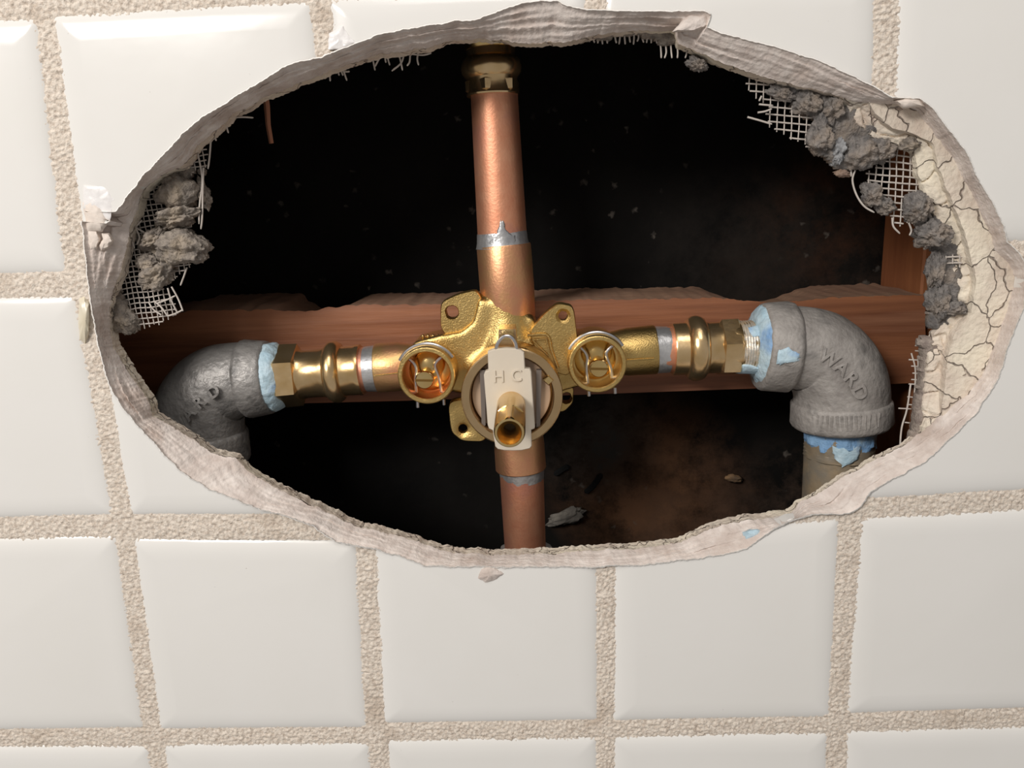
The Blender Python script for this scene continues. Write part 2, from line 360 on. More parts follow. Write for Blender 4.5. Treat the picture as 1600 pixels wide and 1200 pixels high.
def touches(cor):
    P = [at(x, y, 0) for x, y in cor]
    for i in range(4):
        for s in range(21):
            q = P[i].lerp(P[(i+1) % 4], s/20)
            if in_poly(q.x, q.z, poly_A): return True
    xs = [p.x for p in P]; zs = [p.z for p in P]
    return any(min(xs) < a < max(xs) and min(zs) < b < max(zs) for a, b in poly_A[::10])
def swallowed(cor):
    P = [at(x, y, 0) for x, y in cor]
    return all(in_poly(P[i].lerp(P[(i+1) % 4], s/20).x, P[i].lerp(P[(i+1) % 4], s/20).z, poly_A) for i in range(4) for s in range(20))
for k, cor in enumerate(TILES):
    if swallowed(cor): continue
    V, Fc = tile_mesh(cor, k)
    o = mk('tile', V, Fc, M_TILE, wall, angle=30)
    if touches(cor):
        md = o.modifiers.new('cut', 'BOOLEAN'); md.operation = 'DIFFERENCE'; md.object = cutter; md.solver = 'EXACT'
        bpy.context.view_layer.update(); evaluated(o)
        bm = bmesh.new(); bm.from_mesh(o.data)
        if not bm.faces: print('EMPTY TILE', k)
        bm.to_mesh(o.data); bm.free()
        o.data.polygons.foreach_set('use_smooth', [True]*len(o.data.polygons)); o.data.set_sharp_from_angle(angle=math.radians(30))
bpy.data.objects.remove(cutter, do_unlink=True)

# grout: rough displaced strips along the joints, left out where the hole is
def strip(P, width, name='grout_line'):
    W = [at(x, y, 0) for x, y in P]; step = .00042; pts = []
    for a, b in zip(W[:-1], W[1:]):
        n = max(1, int((b-a).length/step)); pts += [a.lerp(b, i/n) for i in range(n)]
    pts.append(W[-1]); nw = 26; V = []; Fc = []; ok = []
    for i, p in enumerate(pts):
        d = (pts[min(i+12, len(pts)-1)]-pts[max(i-12, 0)]).normalized(); s = Vector((d.z, 0, -d.x))
        for j in range(nw+1):
            t = j/nw*2-1; q = p+s*t*width/2
            h = .0010+.0012*abs(t)**3*.4
            h -= .00062*noise.noise(q*800)+.00035*noise.noise(q*1500)+.0003*noise.noise(q*90)
            V.append(Vector((q.x, h, q.z))); ok.append(not in_poly(q.x, q.z, poly_A))
    for i in range(len(pts)-1):
        for j in range(nw):
            f = (i*(nw+1)+j, i*(nw+1)+j+1, (i+1)*(nw+1)+j+1, (i+1)*(nw+1)+j)
            if all(ok[q] for q in f): Fc.append(f)
    used = sorted({q for f in Fc for q in f}); mp = {q: i for i, q in enumerate(used)}
    if Fc: mk(name, [V[q] for q in used], [tuple(mp[q] for q in f) for f in Fc], M_GROUT, wall, angle=80)
GW = .0128
strip([(-420,20),(64,6),(497,-19),(931,-37),(1389,-57),(1900,-85),(2345,-115)], GW)
strip([(-300,453),(122,443),(545,440),(946,432),(1370,402),(1592,392),(1800,385),(2300,362)], GW)
strip([(-220,832),(0,826),(192,823),(440,823),(566,824),(946,820),(1270,808),(1333,796),(1480,789),(1760,776),(2220,752)], GW)
strip([(-160,1159),(0,1153),(238,1155),(588,1149),(946,1142),(1311,1134),(1600,1124),(1720,1118),(2110,1104)], .0112)
strip([(14,-412),(62,0),(90,180),(122,443),(150,600),(192,824),(238,1154),(278,1440)], GW)
strip([(466,-434),(497,-19),(545,440),(571,826),(587,1149),(612,1440)], GW)
strip([(925,-450),(931,-30),(940,440),(947,820),(946,1142),(948,1440)], .0096)
strip([(1418,-480),(1389,-57),(1386,140),(1371,402),(1333,796),(1311,1134),(1297,1440)], GW)
strip([(1918,-500),(1865,-85),(1815,382),(1757,776),(1711,1119),(1672,1440)], GW)

# the cut edge of tile and thinset: strip from the glaze (A) to the inner rim (B)
def band(P, yP, Q, yQ, nt, disp, name, mt, parent, back=.0, seed=0, bulge=0.0, only=None, far=None, crack=0):
    V = []; Fc = []; keep = []
    m_ = len(P)
    rows = nt+1+(1 if far else 0)
    for r in range(rows):
        t = min(r/nt, 1.0)
        for i in range(m_):
            (x0, y0), (x1, y1) = P[i], Q[i]
            a = at(x0, y0, yP); b = at(x1, y1, yQ); p = a.lerp(b, t)
            ang = 2*PI*i/m_
            e = disp*math.sin(PI*min(1, t*1.0+.0)) if r < nt else disp*.6
            w_ = noise.noise(Vector((math.cos(ang)*3, math.sin(ang)*3, seed)))*.5
            nz = noise.noise(Vector((math.cos(ang)*5, math.sin(ang)*5, (t+w_)*7+seed)))*1.0+noise.noise(Vector((math.cos(ang)*11, math.sin(ang)*11, (t+w_)*11+seed)))*.5+noise.noise(p*320)*.25+noise.noise(p*900)*.26
            p.y += e*nz - bulge*math.sin(PI*t)
            if crack and 0 < r <= nt:
                ds, _ = noise.voronoi(Vector((p.x*75, 0, p.z*75))+noise.noise_vector(p*160)*.25)
                p.y += crack*max(0, 1-(ds[1]-ds[0])/.09)
            if r > nt: p.y = far; 
            V.append(p)
    for r in range(rows-1):
        for i in range(m_):
            j = (i+1) % m_
            if only and not (only(P[i]) and only(P[j])): continue
            Fc.append((r*m_+i, r*m_+j, (r+1)*m_+j, (r+1)*m_+i))
    used = sorted({q for f in Fc for q in f}); mp = {q: i for i, q in enumerate(used)}
    return mk(name, [V[q] for q in used], [tuple(mp[q] for q in f) for f in Fc], mt, parent, angle=60)
band(A_px, -.0002, B_px, YB, 26, .0014, 'cut_tile_edge', M_BISQUE, wall, seed=4, bulge=.0006)
band(B_px, YB, C_px, YC, 30, .0009, 'thinset_layer', M_THIN, wall, seed=9, far=.0165, crack=.0016)
# glaze fringe: thin bright chipped lip along the edge
V = []; Fc = []
for i in range(NS):
    x, y = A_px[i]; dx, dy = (x-CX)/SX, (y-CY)/SY; l = math.hypot(dx, dy); dx /= l; dy /= l
    o_ = 1.2+1.6*abs(noise.noise(Vector((x*.2, y*.2, 3)))); k_ = 1.5+1.5*noise.noise(Vector((x*.5, y*.5, 8)))
    V += [at(x+dx*o_, y+dy*o_, -.0004), at(x, y, -.0009-.0004*noise.noise(Vector((x*.4, y*.4, 5)))), at(x-dx*k_, y-dy*k_, .0004)]
for i in range(NS):
    j = (i+1) % NS
    Fc += [(3*i, 3*j, 3*j+1, 3*i+1), (3*i+1, 3*j+1, 3*j+2, 3*i+2)]
mk('chipped_glaze_lip', V, Fc, mat('glaze_powder', (.86,.82,.77), .8, bump=.6, bscale=900, bdist=.0006), wall, angle=80)

# ---------------------------------------------------------------- the cavity behind the wall
V = []; Fc = []
GX, GZ = 60, 60
bx0, bx1, bz0, bz1 = -.30, .66, -.30, .60
for j in range(GZ+1):
    for i in range(GX+1):
        x = bx0+(bx1-bx0)*i/GX; z = bz0+(bz1-bz0)*j/GZ
        V.append(Vector((x, .127+.002*noise.noise(Vector((x*14, 0, z*14)))+.001*noise.noise(Vector((x*50, 3, z*50))), z)))
for j in range(GZ):
    for i in range(GX): k = j*(GX+1)+i; Fc.append((k, k+1, k+GX+2, k+GX+1))
wb = mk('wall_back', V, Fc, M_FELT, None, angle=80); tag(wb, 'black felt paper at the back of the wall cavity', kind='structure')
def box(x0, x1, y0, y1, z0, z1):
    V = [Vector((x, y, z)) for x in (x0, x1) for y in (y0, y1) for z in (z0, z1)]
    return V, [(0,1,3,2), (4,6,7,5), (0,4,5,1), (2,3,7,6), (0,2,6,4), (1,5,7,3)]
b = MB()
b.add(*box(X0-.01, X0, .0075, .135, Z0-.01, Z1+.01)); b.add(*box(X1, X1+.01, .0075, .135, Z0-.01, Z1+.01))
b.add(*box(X0, X1, .0075, .135, Z1, Z1+.01)); b.add(*box(X0, X1, .0075, .135, Z0-.01, Z0))  # unseen panels added to stop outside light leaking into the cavity
tag(mk('cavity_light_block', b.V, b.F, M_FELT, None, smooth=False), 'unseen dark panels added to close the wall cavity against light', kind='structure')

# horizontal blocking
YF, YK = .072, .1255
top = [(60,498),(150,494),(215,491),(278,489),(300,486),(425,484),(440,486),(480,487),(520,480),(560,477),(640,477),(700,475),(860,470),(1000,468),(1130,466),(1160,470),(1200,473),(1240,472),(1290,466),(1340,464),(1400,462),(1446,461)]
bot = [(60,642),(440,631),(640,626),(900,617),(1150,608),(1446,598)]
def interp(T, x):
    for (a, b), (c, d) in zip(T[:-1], T[1:]):
        if a <= x <= c: return b+(d-b)*(x-a)/(c-a)
    return T[-1][1]
V = []; Fc = []; N_ = 260; PR = 10
back_px = {}
for i in range(N_+1):
    px = 60+(1446-60)*i/N_; ft = at(px, interp(top, px), YF); fb = at(px, interp(bot, px), YF)
    j1 = .0010*noise.noise(Vector((i*.35, 0, 1)))+.0006*noise.noise(Vector((i*1.3, 0, 4)))
    ring = []
    # the top's far edge: dips where the wane has broken off
    dz = 0
    for (c_, w_, a_) in ((485, 48, .0055), (1225, 75, .0060), (150, 60, .002)):
        dz -= a_*math.exp(-((px-c_)/w_)**4)
    for q in range(5): ring.append(Vector((fb.x, YK+(YF-YK)*q/4, fb.z)))
    for q in range(1, 9):
        t = q/8; p = fb.lerp(ft, t); p.z += (j1 if q == 8 else 0); p.y += .0005*noise.noise(Vector((p.x*12, 3, p.z*300)))+(.0012 if q in (8,) else 0); ring.append(p)
    for q in range(1, 7):
        t = q/6; z = ft.z+j1*(1-t)+dz*t**.5+.0008*noise.noise(Vector((px*.02, t*3, 7)))+.0012*t*noise.noise(Vector((px*.08, t*3, 2)))
        if 278 < px < 428: z += .0022*t**.3
        ring.append(Vector((ft.x, YF+(YK-YF)*t, z)))
    V += ring
n = len(ring); mats = []
for i in range(N_):
    for j in range(n):
        k = (j+1) % n; Fc.append((i*n+j, i*n+k, (i+1)*n+k, (i+1)*n+j))
        mats.append(1 if j >= 12 and j < n-1 else 0)
Fc += [tuple(range(n)), tuple(N_*n+j for j in range(n-1, -1, -1))]; mats += [0, 0]
o = mk('wood_blocking', V, Fc, [M_WOOD, M_WOODTOP], None, angle=45)
for p, q in zip(o.data.polygons, mats): p.material_index = q
tag(o, 'reddish fir blocking board running level behind the valve and pipes', 'timber')
# vertical studs
p1 = at(1455, 420, .082); xr = p1.x
def stud(x0, x1, y0, label):
    V = []; Fc = []; n = 60
    for i in range(n+1):
        z = Z0+(Z1-Z0)*i/n; e = .0004*noise.noise(Vector((0, 5, z*90)))
        V += [Vector((x0+e, .125, z)), Vector((x0+e, y0+.001, z)), Vector((x0+.001+e, y0, z)), Vector((x1-.001, y0, z)), Vector((x1, y0+.001, z)), Vector((x1, .125, z))]
    for i in range(n):
        for j in range(6): k = (j+1) % 6; Fc.append((i*6+j, i*6+k, i*6+6+k, i*6+6+j))
    Fc += [tuple(range(5,-1,-1)), tuple(n*6+j for j in range(6))]
    return tag(mk('wood_stud', V, Fc, M_STUD, None, angle=40), label, 'timber')
stud(xr-.004, xr+.045, .082, 'orange-brown upright stud at the right end of the blocking board')
b_ = at(1403, 423, .10)
# splinter hanging at upper left
P = [at(413,140,.05), at(417,165,.05), at(419,195,.05), at(424,224,.05)]
V, Fc = sweep(P, [.0014,.0013,.0011,.0010], 4)
tag(mk('wood_splinter', V, Fc, M_SLIVER, None, angle=30), 'thin pink-brown wood sliver hanging inside the top left of the hole', 'wood')

# ---------------------------------------------------------------- mortar board behind the tiles, mortar lumps, glass-fibre mesh
def slab(poly, y0, y1, name, mt, label, seed=0, amp=.0012, step=.0012, parent=None):
    """ragged sheet of mortar: grid clipped to an outline, rough front, folded back at its edges"""
    W = [at(x, y, (y0+y1)/2) for x, y in poly]; P2 = [(p.x, p.z) for p in W]
    xa, xb = min(p[0] for p in P2)-.002, max(p[0] for p in P2)+.002; za, zb = min(p[1] for p in P2)-.002, max(p[1] for p in P2)+.002
    nx, nz = int((xb-xa)/step)+1, int((zb-za)/step)+1
    idx = {}; V = []; Fc = []; inside = {}
    for i in range(nx+1):
        for j in range(nz+1):
            x, z = xa+i*step, za+j*step; w = noise.noise_vector(Vector((x*260, seed, z*260)))*.0010+noise.noise_vector(Vector((x*900, seed, z*900)))*.0004
            inside[i, j] = in_poly(x+w.x*1.6, z+w.z*1.6, P2)
    def edge(i, j):
        return sum(1 for a in (-2,-1,0,1,2) for b in (-2,-1,0,1,2) if not inside.get((i+a, j+b), False))
    for (i, j), ok in inside.items():
        if not ok: continue
        x, z = xa+i*step, za+j*step; e = edge(i, j)/12.0
        w = noise.noise_vector(Vector((x*700, seed, z*700)))*step*.45
        f = noise.noise(Vector((x*170, seed, z*170)))*amp+noise.noise(Vector((x*520, seed, z*520)))*amp*.6+noise.noise(Vector((x*1300, seed, z*1300)))*amp*.35
        idx[i, j] = len(V); V += [Vector((x+w.x, y0+f+e*e*(y1-y0)*.45, z+w.z)), Vector((x+w.x, y1-e*e*(y1-y0)*.3, z+w.z))]
    for (i, j) in idx:
        q = [(i, j), (i+1, j), (i+1, j+1), (i, j+1)]
        if all(k in idx for k in q):
            a = [idx[k] for k in q]; Fc += [(a[0], a[1], a[2], a[3]), (a[3]+1, a[2]+1, a[1]+1, a[0]+1)]
            for s, (k1, k2) in enumerate(((0, 1), (1, 2), (2, 3), (3, 0))):
                nb = [(i, j-1), (i+1, j), (i, j+1), (i-1, j)][s]; r = [(nb[0]+c, nb[1]+d) for c, d in ((0,0),(1,0),(1,1),(0,1))]
                if not all(k in idx for k in r): Fc.append((a[k2], a[k1], a[k1]+1, a[k2]+1))
    o = mk(name, V, Fc, mt, parent, angle=70, recalc=False)
    if label: tag(o, label, 'mortar', 'mortar sheets behind the tiles')
    return o
def rock(px, py, w, h, y, dy, ang, name, mt, label, seed=0, sub=5, rough=.30, cat='mortar', group='broken mortar around the hole'):
    bm = bmesh.new(); bmesh.ops.create_icosphere(bm, subdivisions=sub, radius=1.0)
    c = at(px, py, y); s = mpp(c); a = math.radians(ang); V = []
    for v in bm.verts:
        d = v.co.normalized(); sd = Vector((seed*3.1, seed, 1))
        r = 1+rough*1.3*noise.noise(d*1.3+sd)+rough*noise.noise(d*3+sd)+rough*.5*noise.noise(d*7+sd)+rough*.32*noise.noise(d*16+sd)+rough*.2*noise.noise(d*36+sd)
        q = d*r; x, z = q.x*w*s/2, q.z*h*s/2
        V.append(c+Vector((x*math.cos(a)-z*math.sin(a), q.y*dy, x*math.sin(a)+z*math.cos(a))))
    Fc = [tuple(v.index for v in f.verts) for f in bm.faces]; bm.free()
    return tag(mk(name, V, Fc, mt, None, angle=80), label, cat, group)

# right-hand mortar sheet (several exposed stretches)
slab([(1190,112),(1203,134),(1212,150),(1238,156),(1262,172),(1268,196),(1276,232),(1296,252),(1316,276),(1340,262),(1372,262),(1388,240),(1392,224),(1440,224),(1400,150),(1330,140),(1262,125)],
     .0130, .0200, 'mortar_backing', M_MORTAR, 'grey mortar sheet under the upper right edge between two mesh patches', 3, .0016)
slab([(1440,322),(1456,392),(1452,420),(1446,470),(1447,520),(1466,520),(1494,500),(1504,420),(1496,376),(1474,330)],
     .0125, .0190, 'mortar_backing', M_MORTAR, 'dark grey mortar sheet right of the upright stud', 5, .0018)
slab([(1437,522),(1432,600),(1422,660),(1417,704),(1452,690),(1458,600),(1474,520)],
     .0130, .0200, 'mortar_backing', mat('brown_grey_mortar', (.38,.32,.27), .95, col2=(.24,.19,.165), nscale=260, bump=1, bscale=700, bdist=.0012), 'brown-grey mortar strip at the lower right above the rim', 6, .0012)
slab([(172,478),(172,526),(206,524),(218,512),(206,486),(196,468),(188,452),(178,455)], .0130, .0185, 'mortar_backing', M_MORTAR_L, 'grey mortar patch at the bottom of the left mesh', 8, .0014)
slab([(250,262),(262,300),(256,345),(210,372),(215,395),(240,402),(262,405),(300,330),(304,250)], .0165, .0205, 'mortar_backing', M_MORTAR_L, 'tan mortar sheet behind the left lumps', 9, .0014)
slab([(900,52),(925,64),(975,60),(1000,58),(1018,66),(1030,72),(1062,76),(1075,60),(1040,40),(960,38)], .0130, .0190, 'mortar_backing', M_MORTAR_L, 'crumbly mortar under the top rim right of the copper pipe', 11, .0012)
ROCKS = [
 (278,300,66,60,.0160,.0060,-10,'tan mortar lump highest on the left mesh',1,M_MORTAR_L),
 (318,303,20,44,.0190,.0035,10,'narrow tan mortar lump poking furthest into the hole at upper left',2,M_MORTAR_L),
 (276,338,72,34,.0155,.0060,12,'flat tan mortar lump just above the large left one',3,M_MORTAR_L),
 (284,386,92,56,.0150,.0085,-6,'largest pale tan mortar lump on the left with a flat face',4,M_MORTAR_L),
 (242,372,46,26,.0150,.0045,30,'small dark mortar lump left of the largest left one',5,M_MORTAR_L),
 (247,427,58,44,.0165,.0050,30,'shaded mortar lump hanging below the largest left one',6,M_MORTAR_L),
 (233,412,40,30,.0160,.0040,0,'low dark mortar lump between the left mesh panels',7,M_MORTAR_L),
 (316,268,12,14,.0190,.0020,0,'smallest crumb of mortar at the top of the left lumps',8,M_MORTAR_L),
 (196,498,36,52,.0165,.0040,35,'dark mortar lump at the foot of the left mesh',9,M_MORTAR_L),
 (1219,146,48,20,.0150,.0035,-20,'reddish grey mortar lump highest on the right side',10,M_MORTAR),
 (1262,160,56,42,.0160,.0060,-30,'wide grey mortar lump beside the upper right mesh',11,M_MORTAR),
 (1296,172,50,44,.0150,.0060,-45,'dark blue-grey mortar lump under the upper right rim',12,M_MORTAR),
 (1281,212,42,60,.0160,.0060,10,'upright grey mortar lump right of the upper right mesh',13,M_MORTAR),
 (1308,238,26,42,.0150,.0050,0,'small bluish stone in the right hand mortar',14,mat('blue_grey_stone', (.22,.22,.225), .8, col2=(.34,.34,.34), nscale=160, bump=.6, bscale=500)),
 (1341,240,58,56,.0140,.0070,-20,'rounded grey mortar lump in the middle of the upper right side',15,M_MORTAR),
 (1372,236,50,40,.0150,.0060,0,'mortar lump touching the top left of the lower right mesh',16,M_MORTAR),
 (1317,271,24,13,.0165,.0025,-10,'little brown pebble at the tip of the right hand mortar',17,mat('brown_pebble', (.36,.25,.18), .8, col2=(.26,.18,.14), nscale=160, bump=.6, bscale=500)),
 (1362,304,30,42,.0155,.0050,30,'mortar lump left of the lower right mesh',18,M_MORTAR),
 (1382,322,34,26,.0160,.0040,-30,'mortar lump under the left corner of the lower right mesh',19,M_MORTAR),
 (1433,326,40,52,.0130,.0070,10,'grey mortar lump right of the lower right mesh',20,M_MORTAR),
 (1453,366,46,46,.0130,.0080,-20,'dark mortar lump hanging over the stud',21,M_MORTAR),
 (1462,420,30,60,.0135,.0040,0,'upright mortar lump beside the stud',22,M_MORTAR),
 (1466,470,34,60,.0135,.0045,10,'dark mortar lump level with the blocking board on the right',23,M_MORTAR),
 (1491,482,34,24,.0110,.0035,0,'small grey mortar lump stuck on the cream thinset',24,M_MORTAR),
 (1087,100,34,20,.0150,.0035,-20,'grey mortar crumb hanging from the top rim right of centre',25,M_MORTAR),
 (1420,226,40,20,.0120,.0035,0,'brownish mortar lump at the top right of the lower right mesh',26,M_MORTAR_L),
]
for (px, py, w, h, y, dy, ang, lab, sd, mt) in ROCKS:
    rock(px, py, w*.93, h*.93, y, dy, ang, 'mortar_lump', mt, lab, sd, 5 if max(w, h) > 25 else 4, .20 if sd in (4, 1, 15) else .29)

def tube(b, P, r, seg=5): b.add(*sweep(P, r, seg))
def hair(b, pts, y, r=.00028, y2=None, n=5):
    y2 = y if y2 is None else y2
    Q = curve_pts([at(x, yy, y+(y2-y)*i/(len(pts)-1)) for i, (x, yy) in enumerate(pts)], n); tube(b, Q, [r]*(len(Q)-1)+[r*.6])
def mesh_patch(poly, o, u, v, y, label, rr=.00030, seed=0, fray=5, fan=0.0, bulge=.001):
    """woven net: strands at every u (and v) pixel step from o, cut off at the outline with loose ends"""
    rnd = random.Random(seed); b = MB()
    O, U, Vv = Vector(o), Vector(u), Vector(v)
    def wpt(a, c):
        q = O+U*a+Vv*c; q += Vector((1.3*noise.noise(Vector((a*.35, c*.35, seed))), 1.3*noise.noise(Vector((a*.35, c*.35, seed+9)))))*1.1
        return q
    for d in (0, 1):
        for i in range(-40, 60):
            run = []; j = -40.0
            while j < 60:
                q = wpt(i, j) if d == 0 else wpt(j, i)
                if in_poly(q.x, q.y, poly): run.append((j, q))
                else:
                    if len(run) > 1: emit(b, run, d, i, wpt, rnd, y, rr, fray, bulge, seed)
                    run = []
                j += .5
    o_ = mk('fibreglass_mesh', b.V, b.F, M_FIBRE, None, angle=80, recalc=False)
    return tag(o_, label, 'mesh', 'torn mesh around the hole')
def emit(b, run, d, i, wpt, rnd, y, rr, fray, bulge, seed):
    js = [r[0] for r in run]; a, c = js[0], js[-1]
    a -= rnd.uniform(.1, .55); c += rnd.uniform(.1, .55)
    P = []; n = max(3, int((c-a)*2))
    for k in range(n+1):
        j = a+(c-a)*k/n; q = wpt(i, j) if d == 0 else wpt(j, i)
        e = .00035*(1 if (int(round(j))+i+d) % 2 else -1)
        P.append(at(q.x, q.y, y+e*.6-bulge*noise.noise(Vector((q.x*.03, q.y*.03, seed)))))
    tube(b, P, rr*(1.0 if d else .8))
L1 = [(300,238),(322,230),(321,262),(284,276),(300,300),(296,420),(262,440),(256,452),(268,470),(280,488),(262,500),(222,514),(207,500),(190,470),(176,452),(186,420),(195,390),(205,345),(232,296),(268,272),(296,262)]
mesh_patch([p for p in L1], (190,410), (7.8,-1.0), (1.6,8.2), .0175, 'torn white mesh on the left side of the hole behind tan mortar lumps', seed=2)
mesh_patch([(171,472),(172,512),(184,512),(190,500),(186,478),(176,466)], (172,474), (7.6,0), (0,8.2), .0170, 'tiny patch of mesh at the far left under the rim', seed=4)
mesh_patch([(1166,112),(1198,122),(1212,148),(1262,160),(1280,228),(1272,234),(1228,212),(1202,196),(1203,168),(1186,152),(1170,142)], (1204,156), (11.5,1.0), (-.5,11.3), .0165, 'torn white mesh at the upper right of the hole', rr=.00034, seed=5, bulge=.0005)
mesh_patch([(1388,226),(1430,226),(1434,262),(1444,300),(1440,326),(1420,346),(1398,352),(1386,322),(1350,276),(1376,256)], (1392,232), (10.6,1.0), (-.6,10.5), .0160, 'white mesh square in the right side of the hole under the rounded lump', rr=.00036, seed=6, bulge=.0005)
mesh_patch([(1478,398),(1500,398),(1500,416),(1478,414)], (1478,402), (11,0), (0,9), .0120, 'two loose mesh squares in the mortar right of the stud', rr=.00036, seed=7)
b = MB()
hair(b, [(1424,552),(1430,575),(1430,600),(1428,622)], .019, .00035); hair(b, [(1434,556),(1435,590),(1434,625)], .019, .0003)
hair(b, [(1423,600),(1417,640),(1409,668),(1406,700)], .019, .0004)
for x0, x1, yy in ((1420,1440,562),(1424,1442,572),(1426,1444,583),(1424,1444,593),(1420,1440,600),(1418,1430,620),(1417,1434,632),(1404,1424,638),(1414,1422,660),(1412,1424,690),(1410,1424,700),(1430,1442,540),(1430,1442,548)):
    hair(b, [(x0,yy),(x1,yy+1)], .019, .0003)
tag(mk('fibreglass_mesh', b.V, b.F, M_FIBRE, None, angle=80, recalc=False), 'ladder of loose mesh threads hanging at the lower right', 'mesh', 'torn mesh around the hole')
b = MB(); rnd = random.Random(3)
for x in range(906, 1052, 7):
    if 950 < x < 958: continue
    hair(b, [(x, 46),(x+rnd.uniform(-1,1), 58),(x+rnd.uniform(-2,2), 64+rnd.uniform(0,6))], .0165, .00036)
for yy in (52, 60): hair(b, [(1004,yy),(1030,yy-1),(1056,yy-2)], .0165, .0003)
hair(b, [(1024,62),(1040,52),(1052,47)], .0155, .0004)
for x in (1032,1040,1048,1058,1072): hair(b, [(x,70),(x+1,82),(x+rnd.uniform(-3,3),91)], .0165, .00036)
tag(mk('fibreglass_mesh', b.V, b.F, M_FIBRE, None, angle=80, recalc=False), 'comb of cut mesh threads under the top rim right of the pipe', 'mesh', 'torn mesh around the hole')
b = MB()
for pts in ([(608,78),(606,90),(609,102)],[(622,80),(626,96),(629,110)],[(632,80),(627,98),(612,111)],[(641,80),(640,96),(636,103)],[(654,78),(652,92),(654,102)],[(640,84),(660,86),(674,83)],[(512,110),(515,118),(516,127)],[(524,108),(528,112),(530,118)],
            [(536,106),(538,114),(542,126)],[(536,112),(544,112),(546,111)],[(582,90),(584,100),(586,110)],[(596,86),(590,96),(586,104)],[(602,84),(602,92),(603,98)],[(532,106),(534,113),(536,118)]):
    hair(b, pts, .0165, .00034)
tag(mk('fibreglass_mesh', b.V, b.F, M_FIBRE, None, angle=80, recalc=False), 'frayed mesh threads under the top rim left of the copper pipe', 'mesh', 'torn mesh around the hole')
b = MB()
for pts in ([(308,234),(316,280),(312,320),(311,350)],[(318,262),(317,300),(316,340),(314,358)],[(330,208),(328,240),(325,264)],[(352,188),(354,198),(357,208)],[(340,204),(336,214),(338,220)],[(332,212),(344,206),(346,204)],[(360,184),(380,183),(396,184)],
            [(206,345),(214,360),(218,372),(214,382)],[(206,352),(228,365),(242,378)],[(216,345),(210,356),(222,344)],[(292,418),(288,430),(282,446)],[(240,470),(252,480),(262,494)],[(262,450),(268,470),(278,490)],[(268,448),(278,466),(286,486)],[(262,494),(274,490),(286,484)],[(246,474),(262,468),(274,462)],[(252,492),(240,484),(232,472)],
            [(204,360),(206,372),(210,388)]):
    hair(b, pts, .0150, .00036)
tag(mk('fibreglass_mesh', b.V, b.F, M_FIBRE, None, angle=80, recalc=False), 'loose curling threads on the left side of the hole', 'mesh', 'torn mesh around the hole')
b = MB()
for pts in ([(1336,266),(1332,282),(1338,304),(1350,322),(1366,332)],[(1330,264),(1330,276)],[(1168,183),(1186,188),(1206,194)],[(1184,176),(1196,174),(1206,170)],[(1186,163),(1196,164),(1208,165)],[(1394,340),(1396,354),(1406,365)],[(1420,348),(1424,360),(1421,368)],[(1190,150),(1186,158)],
            [(1468,356),(1474,366),(1480,380)],[(1460,352),(1466,362)]):
    hair(b, pts, .0140, .00040)
tag(mk('fibreglass_mesh', b.V, b.F, M_FIBRE, None, angle=80, recalc=False), 'stray threads curling off the upper right mesh', 'mesh', 'torn mesh around the hole')

# thinset crust and small details on the rim
def flake(poly, y, th, name, mt, seed=0, parent=wall, amp=.0004, label=None, dome=.0):
    c = Vector((sum(p[0] for p in poly)/len(poly), sum(p[1] for p in poly)/len(poly)))
    R = []
    pts = []
    for i in range(len(poly)):
        a, b2 = Vector(poly[i]), Vector(poly[(i+1) % len(poly)])
        for s in range(5): pts.append(a.lerp(b2, s/5))
    for t, yy in ((1.0, th), (.98, .3*th), (.9, .05*th), (.75, -.1*th-dome*.4), (.5, -dome*.8), (.25, -dome)):
        R.append([at(*(c+(p-c)*t+Vector((noise.noise(Vector((p.x*.2, p.y*.2, seed))), noise.noise(Vector((p.x*.2, p.y*.2, seed+5)))))*1.2), y+yy+amp*noise.noise(Vector((p.x*.12*t, p.y*.12*t, seed)))) for p in pts])
    V, Fc = ring_mesh(R, False, True)
    return mk(name, V, Fc, mt, parent, angle=50, label=label)
M_CHIPW = mat('fresh_glaze_chip', (.84,.81,.79), .35, col2=(.80,.76,.73), nscale=80, bump=.3, bscale=300)
M_BODY = mat('chipped_tile_body', (.72,.62,.54), .7, col2=(.80,.71,.63), nscale=70, bump=.4, bscale=300)
flake([(130,290),(140,289),(167,291),(178,312),(172,345),(150,338),(130,325)], -.0003, .0006, 'glaze_chip', M_CHIPW, 2, dome=.0002)
flake([(128,316),(140,310),(158,322),(170,346),(160,362),(136,362)], .0002, .0016, 'glaze_chip', M_BODY, 3, dome=.0012)
flake([(133,352),(152,358),(158,374),(150,392),(142,394),(134,378)], .0015, .003, 'glaze_chip', M_BODY, 5, dome=.0012)
flake([(158,362),(172,364),(178,376),(170,388),(158,393),(152,386),(160,374)], .0022, .003, 'glaze_chip', M_BODY, 6, dome=.0012)
flake([(744,904),(750,888),(765,883),(786,892),(790,896),(775,908),(758,912)], -.0002, .0012, 'glaze_chip', M_BISQUE, 7, dome=.0016, label='grey beige conical chip in the tile under the bottom rim')
flake([(536,40),(545,55),(558,68),(530,78),(512,78),(514,52)], -.0003, .0006, 'glaze_chip', M_CHIPW, 8, dome=.0003)
flake([(1396,158),(1420,150),(1440,155),(1446,166),(1410,170)], .0006, .003, 'glaze_chip', M_BODY, 9, dome=.0015)
flake([(1050,50),(1075,22),(1110,22),(1108,40),(1084,50)], .0012, .004, 'glaze_chip', M_BISQUE, 10, dome=.0012)
o = flake([(1160,832),(1172,827),(1190,826),(1194,836),(1180,845),(1163,845)], .0028, .002, 'paste_smear', M_BLUE, 12, None, dome=.0014)
tag(o, 'pale blue paste smear on the lower right rim', 'smear')
o = flake([(123,465),(132,462),(140,470),(141,500),(139,528),(133,538),(124,532),(122,500)], .0004, .003, 'sealant_drip', M_CLEAR, 14, None, dome=.0022)
